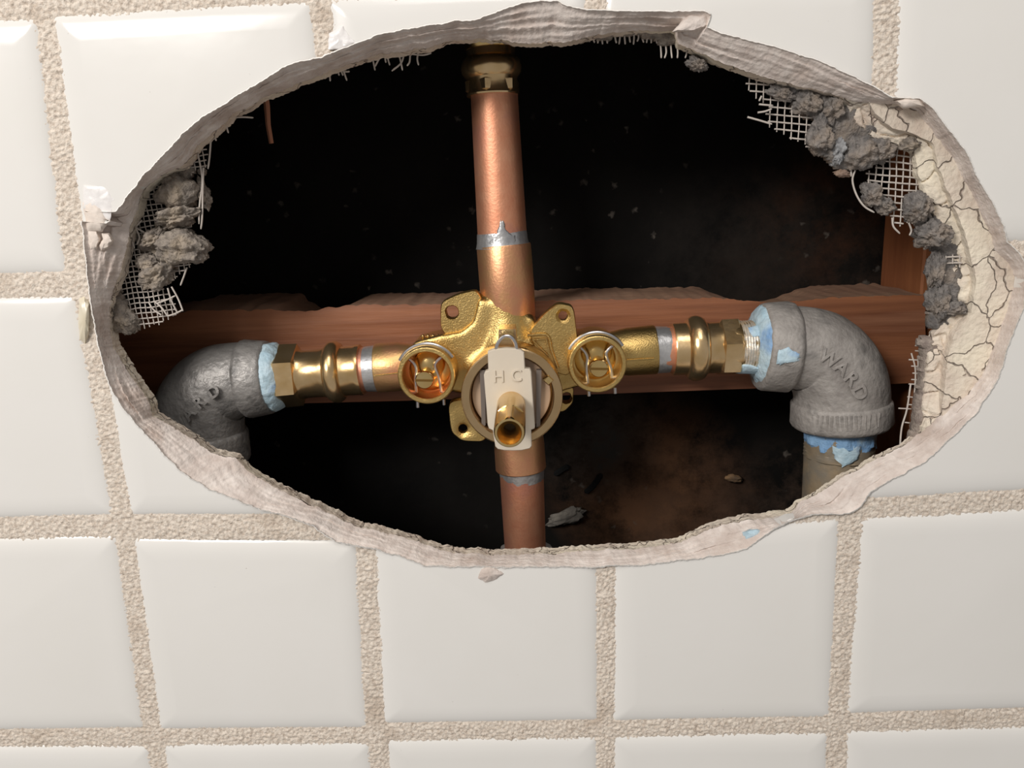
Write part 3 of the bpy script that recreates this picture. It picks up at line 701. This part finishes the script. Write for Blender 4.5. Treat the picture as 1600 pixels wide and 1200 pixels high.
tag(o, 'yellowed clear sealant drip on the grout left of the hole', 'sealant')

rock(884, 808, 56, 22, .1235, .003, 18, 'paper_scrap', mat('dusty_scrap', (.20,.18,.15), .9, col2=(.09,.08,.07), nscale=120), 'pale torn paper scrap low in the dark cavity right of the lower pipe', 31, 4, .3, 'paper', None)
rock(1146, 747, 24, 12, .1240, .002, -10, 'wood_chip', mat('brown_chip', (.26,.15,.07), .8, col2=(.12,.08,.05), nscale=160), 'small tan wood chip in the dark cavity left of the steel pipe', 32, 3, .3, 'wood', None)
for p_, lab in (([(866,742),(878,734),(890,728)],'upper short black tear in the felt paper right of the lower pipe'), ([(914,770),(924,762),(930,755),(940,740)],'longer black tear in the brown stained felt paper')):
    V, Fc = sweep(curve_pts([at(x, y, .1255) for x, y in p_], 5), [.0006]+[.0017]*(5*(len(p_)-1)-1)+[.0005], 6)
    tag(mk('paper_tear', V, Fc, mat('torn_edge', (.004,.004,.004), .9), None), lab, 'tear')
# ---------------------------------------------------------------- plumbing
def pl(parent, name, A, ya, B, yb, prof, mt, seg=64, label=None, wob=0.0, close=False, angle=35, ph=0.0, caps=True):
    """a turned part between two pixels; the profile's widths are pixel diameters in the photograph"""
    a, b = at(*A, ya), at(*B, yb); pr = []
    for t, d in prof: pr.append((t, d/2*mpp(a.lerp(b, max(0, min(1, t))))))
    V, Fc = lathe(a, b, pr, seg, wob, close, caps, ph)
    return mk(name, V, Fc, mt, parent, angle=angle, label=label)
YP = .055
# --- vertical copper pipes
pt = empty('copper_pipe', at(789, 383, YP), 'upright copper pipe rising from the valve to the top rim', 'pipe', 'copper pipes on the valve')
pl(pt, 'pipe_tube', (770.5,120), YP, (786,390), YP, [(0,73),(1,77)], M_COPPER, wob=.00006)
a0 = (784,358)
sr = pl(pt, 'solder_ring', (784,363), YP, (786,386), YP, [(0,77.3),(.15,79),(.6,80),(.85,82.5),(1,84)], M_SOLDER, wob=.0003)
# solder run climbing the pipe
def patch_on(parent, name, A, B, y, dia, pts, mt, lift=.0003, label=None):
    """small skin on a pipe's surface: pts are (angle deg from the viewer's side, t along)"""
    a, b = at(*A, y), at(*B, y); d = (b-a).normalized(); fr = (CAM-a); fr = (fr-d*fr.dot(d)).normalized(); sd = d.cross(fr)
    c = (sum(p[0] for p in pts)/len(pts), sum(p[1] for p in pts)/len(pts)); R = []
    for k, l in ((1.0, -.1), (.96, .5), (.8, 1.0), (.4, 1.25)):
        rg = []
        for i in range(len(pts)):
            for s in range(4):
                p = (pts[i][0]*(1-s/4)+pts[(i+1) % len(pts)][0]*s/4, pts[i][1]*(1-s/4)+pts[(i+1) % len(pts)][1]*s/4)
                jn = noise.noise(Vector((i*1.7+s*.6, len(pts), c[0]*.1)))
                p = (p[0]+jn*7*(k > .9), p[1]+noise.noise(Vector((i*1.3+s*.7, 4, c[1]*9)))*.12*(k > .9))
                an = math.radians(c[0]+(p[0]-c[0])*k); t = c[1]+(p[1]-c[1])*k; q = a.lerp(b, t); r = dia/2*mpp(q)+lift*l
                rg.append(q+(fr*math.cos(an)+sd*math.sin(an))*r)
        R.append(rg)
    V, Fc = ring_mesh(R, False, True)
    return mk(name, V, Fc, mt, parent, angle=60, label=label)
patch_on(sr, 'solder_run', (783,340), (786,388), YP, 78, [(-34,.98),(-30,.62),(-12,.5),(-4,.1),(4,.08),(8,.45),(22,.52),(40,.98)], M_SOLDER)
pt2 = empty('copper_pipe', at(816, 742, YP), 'short copper pipe dropping from the valve to the bottom rim', 'pipe', 'copper pipes on the valve')
pl(pt2, 'pipe_tube', (814.6,728), YP, (823,905), YP, [(0,69),(1,62)], M_COPPER, wob=.00006)
pl(pt2, 'solder_ring', (815,731), YP, (816,748), YP, [(0,71),(.5,70),(1,67.5)], M_SOLDER, wob=.0003)
pl(pt2, 'grey_sleeve', (822,856), YP, (823,885), YP, [(0,64),(.1,82),(.6,88),(1,88)], M_IRON_D, wob=.0008, label='dull blue-grey ring round the pipe foot')
# --- top press coupling
ct = empty('press_coupling', at(770, 100, YP), 'bronze press coupling on top of the upright copper pipe', 'coupling')
pl(ct, 'barrel', (770,150), YP, (766,65), YP, [(0,76),(0,81),(.03,82.5),(.06,80),(.30,78),(.34,80),(.62,82),(.66,76),(.9,74),(1,74),(1.3,74)], M_BRONZE, wob=.0002)
pl(ct, 'seal_bead', (768.5,123), YP, (766.5,89), YP, [(0,78),(.12,86),(.28,92),(.5,95),(.72,92),(.88,86),(1,78)], M_BRONZE, wob=.0002)
pl(ct, 'press_hex', (769.8,145), YP, (769,126), YP, [(0,80),(.1,86),(.9,87),(1,80)], M_BRONZE, seg=6, angle=20, ph=.3)
pl(ct, 'end_collar', (767,77), YP, (765.8,57), YP, [(0,78),(.2,83),(.8,83),(1,78)], M_BRASS_S)

# --- the valve
vb = empty('shower_valve', at(800, 640, .066), 'brass mixing valve body with ivory indexed cartridge and bare stem', 'valve')
b = MB()
def prim(A, ya, B, yb, prof, seg=40):
    a, q = at(*A, ya), at(*B, yb); b.add(*lathe(a, q, [(t, d/2*mpp(a.lerp(q, max(0, min(1, t))))) for t, d in prof], seg))
prim((790,440), YP, (799,580), YP, [(0,78),(.35,84),(.50,90),(.70,108),(1,122)])      # neck and shoulder
prim((812,700), YP, (806,600), YP, [(0,70),(.3,76),(1,100)])                           # lower neck
prim((652,573), YP, (960,551), YP, [(0,68),(.12,70),(.25,74),(.38,96),(.5,118),(.64,104),(.78,72),(.9,66),(1,66)])   # cross arms
def ybar(px, py, y0, y1, r0, r1, seg=48):
    p = at(px, py, y0); q = Vector((p.x, y1, p.z)); b.add(*lathe(p, q, [(0, r0), (1, r1)], seg)); return p
s0 = mpp(at(800,621,.022))
ybar(800, 621, .040, .070, 76*s0, 60*s0)
ybar(666, 588, .0475, .066, 41*s0, 40*s0); ybar(934, 571, .0475, .066, 41*s0, 40*s0)
def plate(poly, y0, y1, target):
    n = len(poly); V = [at(x, y, (y0+y1)/2) for x, y in poly]; V = [Vector((p.x, yy, p.z)) for yy in (y0, y1) for p in V]
    target.add(V, [tuple(range(n)), tuple(range(2*n-1, n-1, -1))]+[(i, (i+1) % n, n+(i+1) % n, n+i) for i in range(n)])
plate([(640,548),(652,528),(690,518),(722,513),(741,498),(750,462),(770,470),(800,500),(832,490),(846,520),(905,518),(940,520),(952,560),(905,596),(850,612),(740,612),(700,602),(655,592)], .0445, .066, b)
o = mk('valve_casting', b.V, b.F, M_BRASS, vb)
md = o.modifiers.new('r', 'REMESH'); md.mode = 'VOXEL'; md.voxel_size = .0009
m2 = o.modifiers.new('s', 'SMOOTH'); m2.factor = .5; m2.iterations = 14
bpy.context.view_layer.update(); evaluated(o); o.data.polygons.foreach_set('use_smooth', [True]*len(o.data.polygons)); o.data.materials.clear(); o.data.materials.append(M_BRASS)
# solder cups
pl(vb, 'solder_cup', (787,382), YP, (797,512), YP, [(0,80),(0,83),(.015,85),(.5,85),(.86,82),(1,74)], M_COPPER2, wob=.0001)
pl(vb, 'solder_cup', (814,732), YP, (809.5,672), YP, [(0,74),(0,77),(.02,79),(.7,78),(1,76)], M_COPPER2, wob=.0001)
pl(vb, 'solder_cup', (589,575), YP, (650,571), YP, [(0,72),(0,75),(.03,77),(.6,76),(1,66)], M_COPPER2, wob=.0001)
pl(vb, 'solder_cup', (1024,546), YP, (950,552), YP, [(0,72),(0,75),(.03,77),(.6,75),(1,66)], M_BRASS, wob=.0001)
for A_, B_, yy in (((584,587),(630,582),.0438),((978,563),(1022,560),.0438)):          # casting seam
    V, Fc = sweep([at(*A_, yy), at(*B_, yy)], .0004, 6); mk('casting_seam', V, Fc, M_BRASS, vb)
# ears
def ear(poly, y0, y1, hole, hr, name='mounting_ear', sink=1.7):
    pts = []
    n = len(poly)
    for i in range(n):
        p0, p1, p2 = Vector(poly[i-1]), Vector(poly[i]), Vector(poly[(i+1) % n])
        k = .28 
        a = p1.lerp(p0, k); c = p1.lerp(p2, k)
        for s in range(5): t = s/4; pts.append(a*(1-t)**2+p1*2*t*(1-t)+c*t*t)
    h = Vector(hole); R = []
    ctr = sum(pts, Vector((0,0)))/len(pts)
    def P(v, y): q = at(v.x, v.y, y0); return Vector((q.x, y, q.z))
    def circ(r): 
        out = []
        for p in pts: d = (p-h).normalized(); out.append(h+d*r)
        return out
    R.append([P(p, y1) for p in pts]); R.append([P(p, y0+.0006) for p in pts]); R.append([P(p+(h-p).normalized()*1.6, y0) for p in pts])
    R.append([P(p.lerp(q, .5), y0) for p, q in zip(pts, circ(hr*sink))])
    R.append([P(p, y0) for p in circ(hr*sink)]); R.append([P(p, y0+.0011) for p in circ(hr)]); R.append([P(p, y1) for p in circ(hr)])
    V, Fc = ring_mesh(R, True, False)
    return mk(name, V, Fc, M_BRASS, vb, angle=40)
ear([(688,472),(716,459),(748,452),(770,520),(730,545),(688,518)], .048, .0535, (706,488), 10, sink=1.15)
ear([(872,473),(897,478),(903,535),(890,590),(850,575),(825,520),(850,490)], .040, .0455, (880,494), 7.5, sink=1.6)
ear([(700,628),(730,622),(760,650),(760,690),(722,690),(704,675)], .040, .0455, (723,671), 7.5, sink=1.7)
ear([(850,600),(897,602),(896,630),(880,645),(850,640)], .048, .0535, (885,622), 8, sink=1.2)
# raised arrow frame on the upper right flank
Q = [at(x, y, .0385) for x, y in ((832,531),(853,529),(857,556),(832,531))]
V, Fc = sweep(Q[:3]+[Q[0]], .00045, 6); mk('arrow_mark', V, Fc, M_BRASS, vb)
Q = curve_pts([at(x, y, .0392) for x, y in ((824,524),(845,522),(857,526),(862,548),(872,575))], 6)
V, Fc = sweep(Q, .0006, 6); mk('flank_rib', V, Fc, M_BRASS, vb)
# foundry beads over the left arm
for k, x in enumerate(range(660, 722, 8)):
    c = at(x, 526-(x-660)*.03, .048); V, Fc = lathe(c+Vector((0,-.001,0)), c+Vector((0,.001,0)), [(0,.0001),(.3,.0008),(.8,.001),(1,.0008)], 8); mk('foundry_mark', V, Fc, M_BRASS_S, vb)
# clip lug and wire loop
V, Fc = [], []
bb = MB(); plate([(780,511),(806,510),(809,548),(779,548)], .026, .040, bb); mk('clip_lug', bb.V, bb.F, M_COLLAR, vb, smooth=False)
bb = MB(); plate([(784,514),(802,514),(803,530),(783,530)], .0252, .027, bb); mk('clip_lug', bb.V, bb.F, M_BRASS_S, vb, smooth=False)
Q = curve_pts([at(x, y, .0195) for x, y in ((774,552),(777,538),(784,528),(792,525),(800,528),(806,538),(808,552))], 8)
V, Fc = sweep(Q, .00075, 10); mk('retaining_clip', V, Fc, M_STEEL, vb, label='grey steel wire loop')

def yl(parent, name, px, py, yref, prof, mt, seg=72, label=None, wob=0.0, close=True, caps=False, angle=35):
    """part turned about an axis square to the wall; prof = [(depth y, radius in pixels at yref)]"""
    p = at(px, py, yref); s = mpp(p); rings = []
    for y, r in prof:
        rings.append([Vector((p.x+math.cos(2*PI*k/seg)*r*s*(1+wob*noise.noise(Vector((math.cos(2*PI*k/seg)*3, math.sin(2*PI*k/seg)*3, y*200)))), y, p.z+math.sin(2*PI*k/seg)*r*s)) for k in range(seg)])
    V, Fc = ring_mesh(rings, close, caps)
    return mk(name, V, Fc, mt, parent, angle=angle, label=label)
# main collar
yl(vb, 'collar', 799.5, 621, .022, [(.040,79),(.0236,80),(.0224,79),(.022,77),(.022,66.5),(.0225,65),(.033,64),(.040,64)], M_COLLAR, wob=.006, label='brown brass collar ring')
yl(vb, 'collar_notch', 857, 594, .022, [(.0212,1),(.0212,6.5),(.0222,9),(.028,9)], M_BRASS_S, seg=4, close=False, caps=True)
yl(vb, 'bore_liner', 799.5, 621, .022, [(.0335,64.5),(.0335,30),(.036,30),(.036,64.5)], M_ORANGE)
yl(vb, 'cartridge_face', 799, 617, .026, [(.034,62),(.0275,62),(.0268,61),(.0266,58),(.0266,1)], M_DISC, close=False, caps=True)
for sx in (-1, 1):
    b = MB(); x = 798+sx*44
    plate([(x-4,577),(x+4,577),(x+5,662),(x-1,668)] if sx < 0 else [(x-4,577),(x+4,577),(x+2,664),(x-4,666)], .0235, .027, b)
    mk('groove_strip', b.V, b.F, M_GREY, vb, smooth=False)  # dark strips laid on the face as its groove lines
# indexed plate
def bevel_plate(poly, y0, y1, name, mt, parent, ch=1.2, label=None):
    pts = [Vector(p) for p in poly]; c = sum(pts, Vector((0,0)))/len(pts); n = len(pts)
    def off(d):
        out = []
        for i in range(n):
            a = (pts[i]-pts[i-1]).normalized(); b2 = (pts[(i+1) % n]-pts[i]).normalized()
            na = Vector((-a.y, a.x)); nb = Vector((-b2.y, b2.x)); q = na+nb; q = q/max(.3, q.length_squared)*2*d
            out.append(pts[i]+q)
        return out
    def P(v, y): q = at(v.x, v.y, y0); return Vector((q.x, y, q.z))
    V, Fc = ring_mesh([[P(v, y1) for v in pts], [P(v, y0+.0004) for v in pts], [P(v, y0) for v in off(ch)]], False, True)
    return mk(name, V, Fc, mt, parent, angle=25, label=label)
PLY = [(762,550),(770,546.5),(780,545),(792,544.5),(805,545),(814,547),(819,551),(820.5,576),(828,577),(830,580),(836,667),(835,670),(830,672),(831,697),(828,701),(815,704),(802,704.5),(788,704),(778,702),(774,698),(770,673),(764,670),(762,664),(756,586),(758,581),(763,579)]
iplate = bevel_plate(PLY, .0185, .0225, 'index_plate', M_PLATE, vb, label='ivory plastic plate marked H and C')
def text_mesh(s, size, bold=.0, ext=.0):
    cu = bpy.data.curves.new('t', 'FONT'); cu.body = s; cu.size = size; cu.offset = bold; cu.extrude = ext; cu.resolution_u = 4
    to = bpy.data.objects.new('t', cu); C.objects.link(to); bpy.context.view_layer.update()
    me = bpy.data.meshes.new_from_object(to.evaluated_get(bpy.context.evaluated_depsgraph_get()))
    V = [v.co.copy() for v in me.vertices]; Fc = [tuple(p.vertices) for p in me.polygons]
    bpy.data.objects.remove(to, do_unlink=True); bpy.data.curves.remove(cu); bpy.data.meshes.remove(me); return V, Fc
for ch, px, py in (('H', 770.5, 597), ('C', 798.5, 595.5)):
    V, Fc = text_mesh(ch, 1.0, .0, .5)
    p0 = at(px, py, .0185); s = mpp(p0)*27
    mk('raised_letter', [p0+Vector((v.x*s*.93, -v.z*.0013, v.y*s)) for v in V], Fc, M_PLATE, iplate, smooth=False)
# stem
pt_ = at(796, 676.5, -.022); s = mpp(pt_); seg = 48; rings = []
def stem_ring(y, r, flat=0.0, inner=False):
    out = []
    for k in range(seg):
        a = 2*PI*k/seg; rr = r
        if flat:
            for fa in (PI/2+.55, PI/2-.65):
                c_ = math.cos(a-fa)
                if c_ > 0: rr = min(rr, r*flat/max(c_, 1e-3)) if r*flat/max(c_, 1e-3) < rr else rr
        out.append(Vector((pt_.x+rr*s*math.cos(a), y, pt_.z+rr*s*math.sin(a))))
    return out
for y, r, fl in ((.0195,25.5,0),(-.004,25.5,0),(-.0042,25.5,.90),(-.0200,25.0,.90),(-.0216,24.0,.93),(-.022,22.8,0),(-.022,19.5,0),(-.0205,17.5,0),(-.0175,10,0),(-.010,9.5,0),(-.002,9.3,0)):
    rings.append(stem_ring(y, r, fl))
V, Fc = ring_mesh(rings, False, True); stem_o = mk('stem', V, Fc, M_BRASS_S, vb, angle=30)
yl(stem_o, 'bore_shade_disc', 796, 676.5, -.022, [(-.0112,9.4),(-.0112,.5)], M_DARK, seg=32, close=False, caps=False)  # dark disc across the hole, its shade put into the colour
# service stops left and right
for cx, cy, mring in ((666.3,587.5,M_ORANGE),(933.7,569.7,M_BRASS)):
    e = 1 if cx < 800 else -1
    yl(vb, 'stop_barrel', cx, cy, .030, [(.056,46),(.0312,46),(.0303,45),(.030,43.5),(.030,39),(.0305,37.5),(.040,37),(.056,37)], M_BRASS, label='brass stop barrel')
    yl(vb, 'stop_liner', cx, cy, .030, [(.0312,37.4),(.0420,36.0),(.0420,33.5),(.0445,33)], M_ORANGE if e > 0 else M_BRASS_S, close=False, caps=False)
    yl(vb, 'stop_face', cx, cy, .030, [(.0455,37),(.0440,36),(.0432,31),(.0432,17),(.0385,13),(.0385,1)], M_BRASS_S, close=False, caps=True)
    yl(vb, 'stop_hood', cx+1, cy-14, .034, [(.0440,26),(.0400,23),(.0380,12),(.0376,1)], M_BRASS_S, close=False, caps=True)
    sxp, syp = (663,594) if e > 0 else (936,576)
    scr = yl(vb, 'stop_screw', sxp, syp, .0345, [(.0440,14.5),(.0352,14.5),(.0345,13),(.0345,1)], M_BRASS_S, close=False, caps=True)
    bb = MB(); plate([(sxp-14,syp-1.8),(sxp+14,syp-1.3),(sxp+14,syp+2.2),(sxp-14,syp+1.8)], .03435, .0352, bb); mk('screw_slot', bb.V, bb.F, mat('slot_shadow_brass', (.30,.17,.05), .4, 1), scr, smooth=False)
    # snap wire: hoop over the top outside, two legs through the barrel
    hp = at(cx, cy, .030); hs = mpp(hp)
    V, Fc = sweep([Vector((hp.x+hs*48*math.cos(math.radians(a)), .0345, hp.z+hs*48*math.sin(math.radians(a)))) for a in range(32, 156, 5)], .00085, 10); mk('snap_wire', V, Fc, M_STEEL, vb, label='grey spring wire hoop')
    for leg in ([(cx-27,cy-27),(cx-20,cy-20),(cx-16,cy-10),(cx-17,cy+6),(cx-15,cy+30)], [(cx+24,cy-30),(cx+16,cy-22),(cx+14,cy-14),(cx+20,cy+4),(cx+24,cy+28)]):
        V, Fc = sweep(curve_pts([at(x, y, .0370) for x, y in leg], 6), .00082, 10); mk('snap_wire', V, Fc, M_STEEL, vb)
    for dx in (-14, 27):
        V, Fc = sweep([at(cx+dx, cy+36, .041), at(cx+dx+.5, cy+(49 if dx < 0 else 45), .041)], .0008, 10); mk('snap_wire', V, Fc, M_STEEL, vb)

# --- left press adapter
cl = empty('press_adapter', at(490, 583, YP), 'bronze press adapter between the left elbow and the valve', 'adapter', 'press adapters either side of the valve')
pl(cl, 'pipe_stub', (557,578), YP, (591,575.5), YP, [(0,69),(1,70)], M_COPPER)
pl(cl, 'solder_ring', (572,577), YP, (591,575.5), YP, [(0,70.5),(.2,71.5),(.8,72),(1,74)], M_SOLDER, wob=.0002)
pl(cl, 'barrel', (566,577.5), YP, (433,588.5), YP, [(0,70),(0,78),(.03,80),(.06,78),(.19,77),(.24,79),(.42,79),(.46,75),(.66,74),(.70,77),(.72,80),(.95,82),(1,80)], M_BRONZE, wob=.00015)
pl(cl, 'seal_bead', (537,580), YP, (512,582), YP, [(0,80),(.12,90),(.3,96),(.5,98),(.7,96),(.88,90),(1,80)], M_BRONZE, wob=.0002)
pl(cl, 'hex_nut', (472,585.5), YP, (437,588), YP, [(0,82),(.08,98),(.85,100),(1,92)], M_BRONZE, seg=6, angle=20, ph=.08)
# --- right press adapter
cr = empty('press_adapter', at(1110, 545, YP), 'bronze press adapter between the valve and the right elbow', 'adapter', 'press adapters either side of the valve')
pl(cr, 'pipe_stub', (1015,547), YP, (1057,545.5), YP, [(0,72),(1,71)], M_COPPER)
pl(cr, 'solder_ring', (1017,547), YP, (1045,546), YP, [(0,76),(.15,73.5),(.8,72.5),(1,71.5)], M_SOLDER, wob=.0004)
pl(cr, 'barrel', (1050,545.5), YP, (1185,541), YP, [(0,70),(0,80),(.02,82),(.17,82),(.19,84),(.38,84),(.42,80),(.62,80),(.66,82),(.74,84),(.78,80),(1,80)], M_BRONZE, wob=.00015)
pl(cr, 'seal_bead', (1071,544.8), YP, (1102,543.6), YP, [(0,84),(.12,95),(.3,101),(.5,103),(.7,101),(.88,95),(1,84)], M_BRONZE, wob=.0002)
pl(cr, 'hex_nut', (1121,543), YP, (1152,542), YP, [(0,84),(.1,94),(.9,95),(1,86)], M_BRONZE, seg=6, angle=20, ph=.25)
pl(cr, 'threaded_end', (1151,542), YP, (1187,541), YP, [(i/18, 80+(2 if i % 2 else 0)) for i in range(19)], M_DOPED, wob=.0004)
pl(cr, 'paste_ring', (1175,541.5), YP, (1191,541), YP, [(0,80),(.15,95),(.4,110),(.7,124),(1,128)], M_BLUE, wob=.0016, label='thick pale blue thread paste')
patch_on(cr, 'paste_smear', (1150,542), (1192,541), YP, 82, [(40,0.02),(75,-.1),(85,.9),(60,1.0),(46,.5)], M_BLUE, .0008)
patch_on(cr, 'paste_smear', (1150,542), (1192,541), YP, 82, [(-20,.35),(-45,.3),(-55,.9),(-25,1.0)], M_BLUE, .0004)

# --- elbows
def elbow(name, label, pts, dias, y, mt, band_in, band_out, yscale=1):
    e = empty(name, at(*pts[len(pts)//2], y), label, 'elbow', 'iron pipe elbows')
    Q = curve_pts([at(px, py, y) for px, py in pts], 8); D = []
    for i in range(len(Q)):
        t = i/(len(Q)-1)*(len(dias)-1); k = min(int(t), len(dias)-2); D.append((dias[k]+(dias[k+1]-dias[k])*(t-k))/2*mpp(Q[i]))
    V, Fc = sweep(Q, D, 72)
    V = [v+noise.noise_vector(v*160)*.0002 for v in V]
    mk('elbow_body', V, Fc, mt, e, angle=60)
    for (A, B, prof) in (band_in, band_out):
        pl(e, 'elbow_band', A, y, B, y, prof, mt, wob=.0005, close=True, caps=False, angle=50)
    return e, Q, D
M_ = [(0,.72),(0,.93),(.04,.98),(.12,1),(.82,1.01),(.93,.985),(1,.93),(1,.72)]
def prof(d0, d1): return [(t, (d0+(d1-d0)*t)*k) for t, k in M_]
er, QR, DR = elbow('iron_elbow', 'dusty grey galvanised elbow on the right with embossed name and blue paste', [(1215,541),(1245,543),(1278,552),(1302,577),(1313,606),(1314,640)], [124,128,134,140,141,142], YP, M_IRON,
   ((1186,541),(1235,542.5), prof(136,142)), ((1314,624),(1314,664), prof(148,150)))
el, QL, DL = elbow('iron_elbow', 'shaded dark galvanised elbow on the left half hidden by the rim', [(395,591),(365,594),(338,604),(318,628),(310,660),(312,700)], [112,118,126,134,138,138], YP, M_IRON_D,
   ((424,589),(382,592.5), prof(114,123)), ((312,672),(316,722), prof(144,146)))
pl(el, 'paste_ring', (405,590.5), YP, (446,587), YP, [(0,96),(.35,106),(.6,108),(.8,100),(.92,90),(1,78)], M_BLUE, wob=.0012, label='pale blue thread paste ring')
patch_on(er, 'paste_smear', (1190,541), (1251,542), YP, 140, [(22,.02),(4,.05),(2,.3),(7,.58),(18,.55),(21,.3)], M_BLUE, .0006)
def on_tube(px, py, Q, D, lift=0.0):
    """the point of a swept tube's room side seen at a pixel"""
    y = Q[0].y-max(D)
    for _ in range(5):
        p = at(px, py, y); best = (1e9, 0)
        for i in range(len(Q)-1):
            ab = Q[i+1]-Q[i]; pq = Vector((p.x, Q[i].y, p.z))-Q[i]; t = max(0, min(1, pq.dot(ab)/ab.length_squared)); d = (pq-ab*t).length
            if d-D[i] < best[0]: best = (d-D[i], D[i], d)
        r, d = best[1], best[2]
        y = Q[0].y-math.sqrt(max(0, r*r-d*d))
    p = at(px, py, y); return p+(CAM-p).normalized()*lift
body_of = lambda e: [c for c in e.children if c.name.startswith('elbow_body')][0]
from mathutils.bvhtree import BVHTree
def on_mesh(tree, px, py, h):
    d = (at(px, py, .05)-CAM).normalized(); p, nrm, _, _ = tree.ray_cast(CAM, d)
    if p is None: return None
    if nrm.dot(d) > 0: nrm = -nrm
    return p+nrm*h*.5-d*h*.6
def letters(items, e, size, mt, h=.0012):
    bd = body_of(e); og = ORG[bd.name]
    tree = BVHTree.FromPolygons([v.co+og for v in bd.data.vertices], [tuple(p.vertices) for p in bd.data.polygons])
    for ch, cx, cy, ang in items:
        V, Fc = text_mesh(ch, size, size*.03, 1.0); a = math.radians(ang)
        mx = (max(v.x for v in V)+min(v.x for v in V))/2; my = (max(v.y for v in V)+min(v.y for v in V))/2
        out = []; last = None
        for v in V:
            x, y = v.x-mx, -(v.y-my)
            q = on_mesh(tree, cx+x*math.cos(a)-y*math.sin(a), cy+x*math.sin(a)+y*math.cos(a), h if v.z > 0 else -.001)
            last = q if q is not None else last
            out.append(last if last is not None else at(cx, cy, .03))
        mk('embossed_letter', out, Fc, mt, bd, smooth=False)
letters([('W',1295,559,32),('A',1315,574,40),('R',1331,592,48),('D',1343,613,62)], er, 30, M_IRON)
letters([('W',280,665,-46),('A',295,646,-50),('R',312,627,-42),('D',334,611,-32)], el, 25, M_IRON_D, .0018)
# ring mark on the inlet band, ribs and letters on the outlet band
c = at(1234,556,YP); 
def band_mark(px, py, rr_px, y):
    Q = [at(px+rr_px*math.cos(a), py+rr_px*math.sin(a), y) for a in [2*PI*k/24 for k in range(25)]]
    V, Fc = sweep(Q, .00035, 6); mk('embossed_ring', V, Fc, M_IRON, er)
BQ = [at(1186,541,YP), at(1240,542.5,YP)]; BD = [69.5*mpp(BQ[0]), 71*mpp(BQ[1])]
cxm, cym = 1234, 558
V, Fc = sweep([on_tube(cxm+11*math.cos(2*PI*k/24), cym+13*math.sin(2*PI*k/24), BQ, BD, .0002) for k in range(25)], .0004, 6); mk('embossed_ring', V, Fc, M_IRON, er)
V, Fc = sweep([on_tube(x, y, BQ, BD, .0002) for x, y in ((1229,551),(1228,558),(1231,565),(1236,565),(1239,558),(1239,551))], .0004, 6); mk('embossed_mark', V, Fc, M_IRON, er)
BQ = [at(1314,615,YP), at(1314,680,YP)]; BD = [75*mpp(BQ[0]), 76*mpp(BQ[1])]
rnd = random.Random(12)
for k in range(17):
    x = 1256+k*7.4; dx = (x-1314)/75; sag = 17*math.sqrt(max(0, 1-dx*dx))
    P = [(x, 637+sag*.8), (x+rnd.uniform(-3, 3), 657+sag)]
    V, Fc = sweep([on_tube(P[0][0], P[0][1], BQ, BD, .0001), on_tube((P[0][0]+P[1][0])/2, (P[0][1]+P[1][1])/2, BQ, BD, .0003), on_tube(P[1][0], P[1][1], BQ, BD, .0001)], .00045, 6); mk('embossed_rib', V, Fc, M_IRON, er)
# --- steel pipe under the right elbow
sp = empty('steel_pipe', at(1311, 690, YP), 'weathered upright steel pipe below the right elbow', 'pipe')
pl(sp, 'pipe_tube', (1313,660), YP, (1298,900), YP, [(0,101),(.1,102),(1,93)], M_PIPE, wob=.0004)
pl(sp, 'thread', (1312,672), YP, (1310,712), YP, [(i/20, 99+(3.0 if i % 2 else 0)+i*.12) for i in range(21)], M_PIPE, wob=.0006, angle=80)
pl(sp, 'paste_ring', (1313,660), YP, (1311.5,688), YP, [(0,100),(.1,107),(.5,107),(.95,105),(1.25,98)], M_BLUE2, wob=.0022, label='bright blue thread paste')
patch_on(sp, 'paste_smear', (1312,678), (1310,726), YP, 104, [(-35,.1),(-30,.5),(-8,.75),(6,.55),(12,.1)], M_BLUE, .0006)
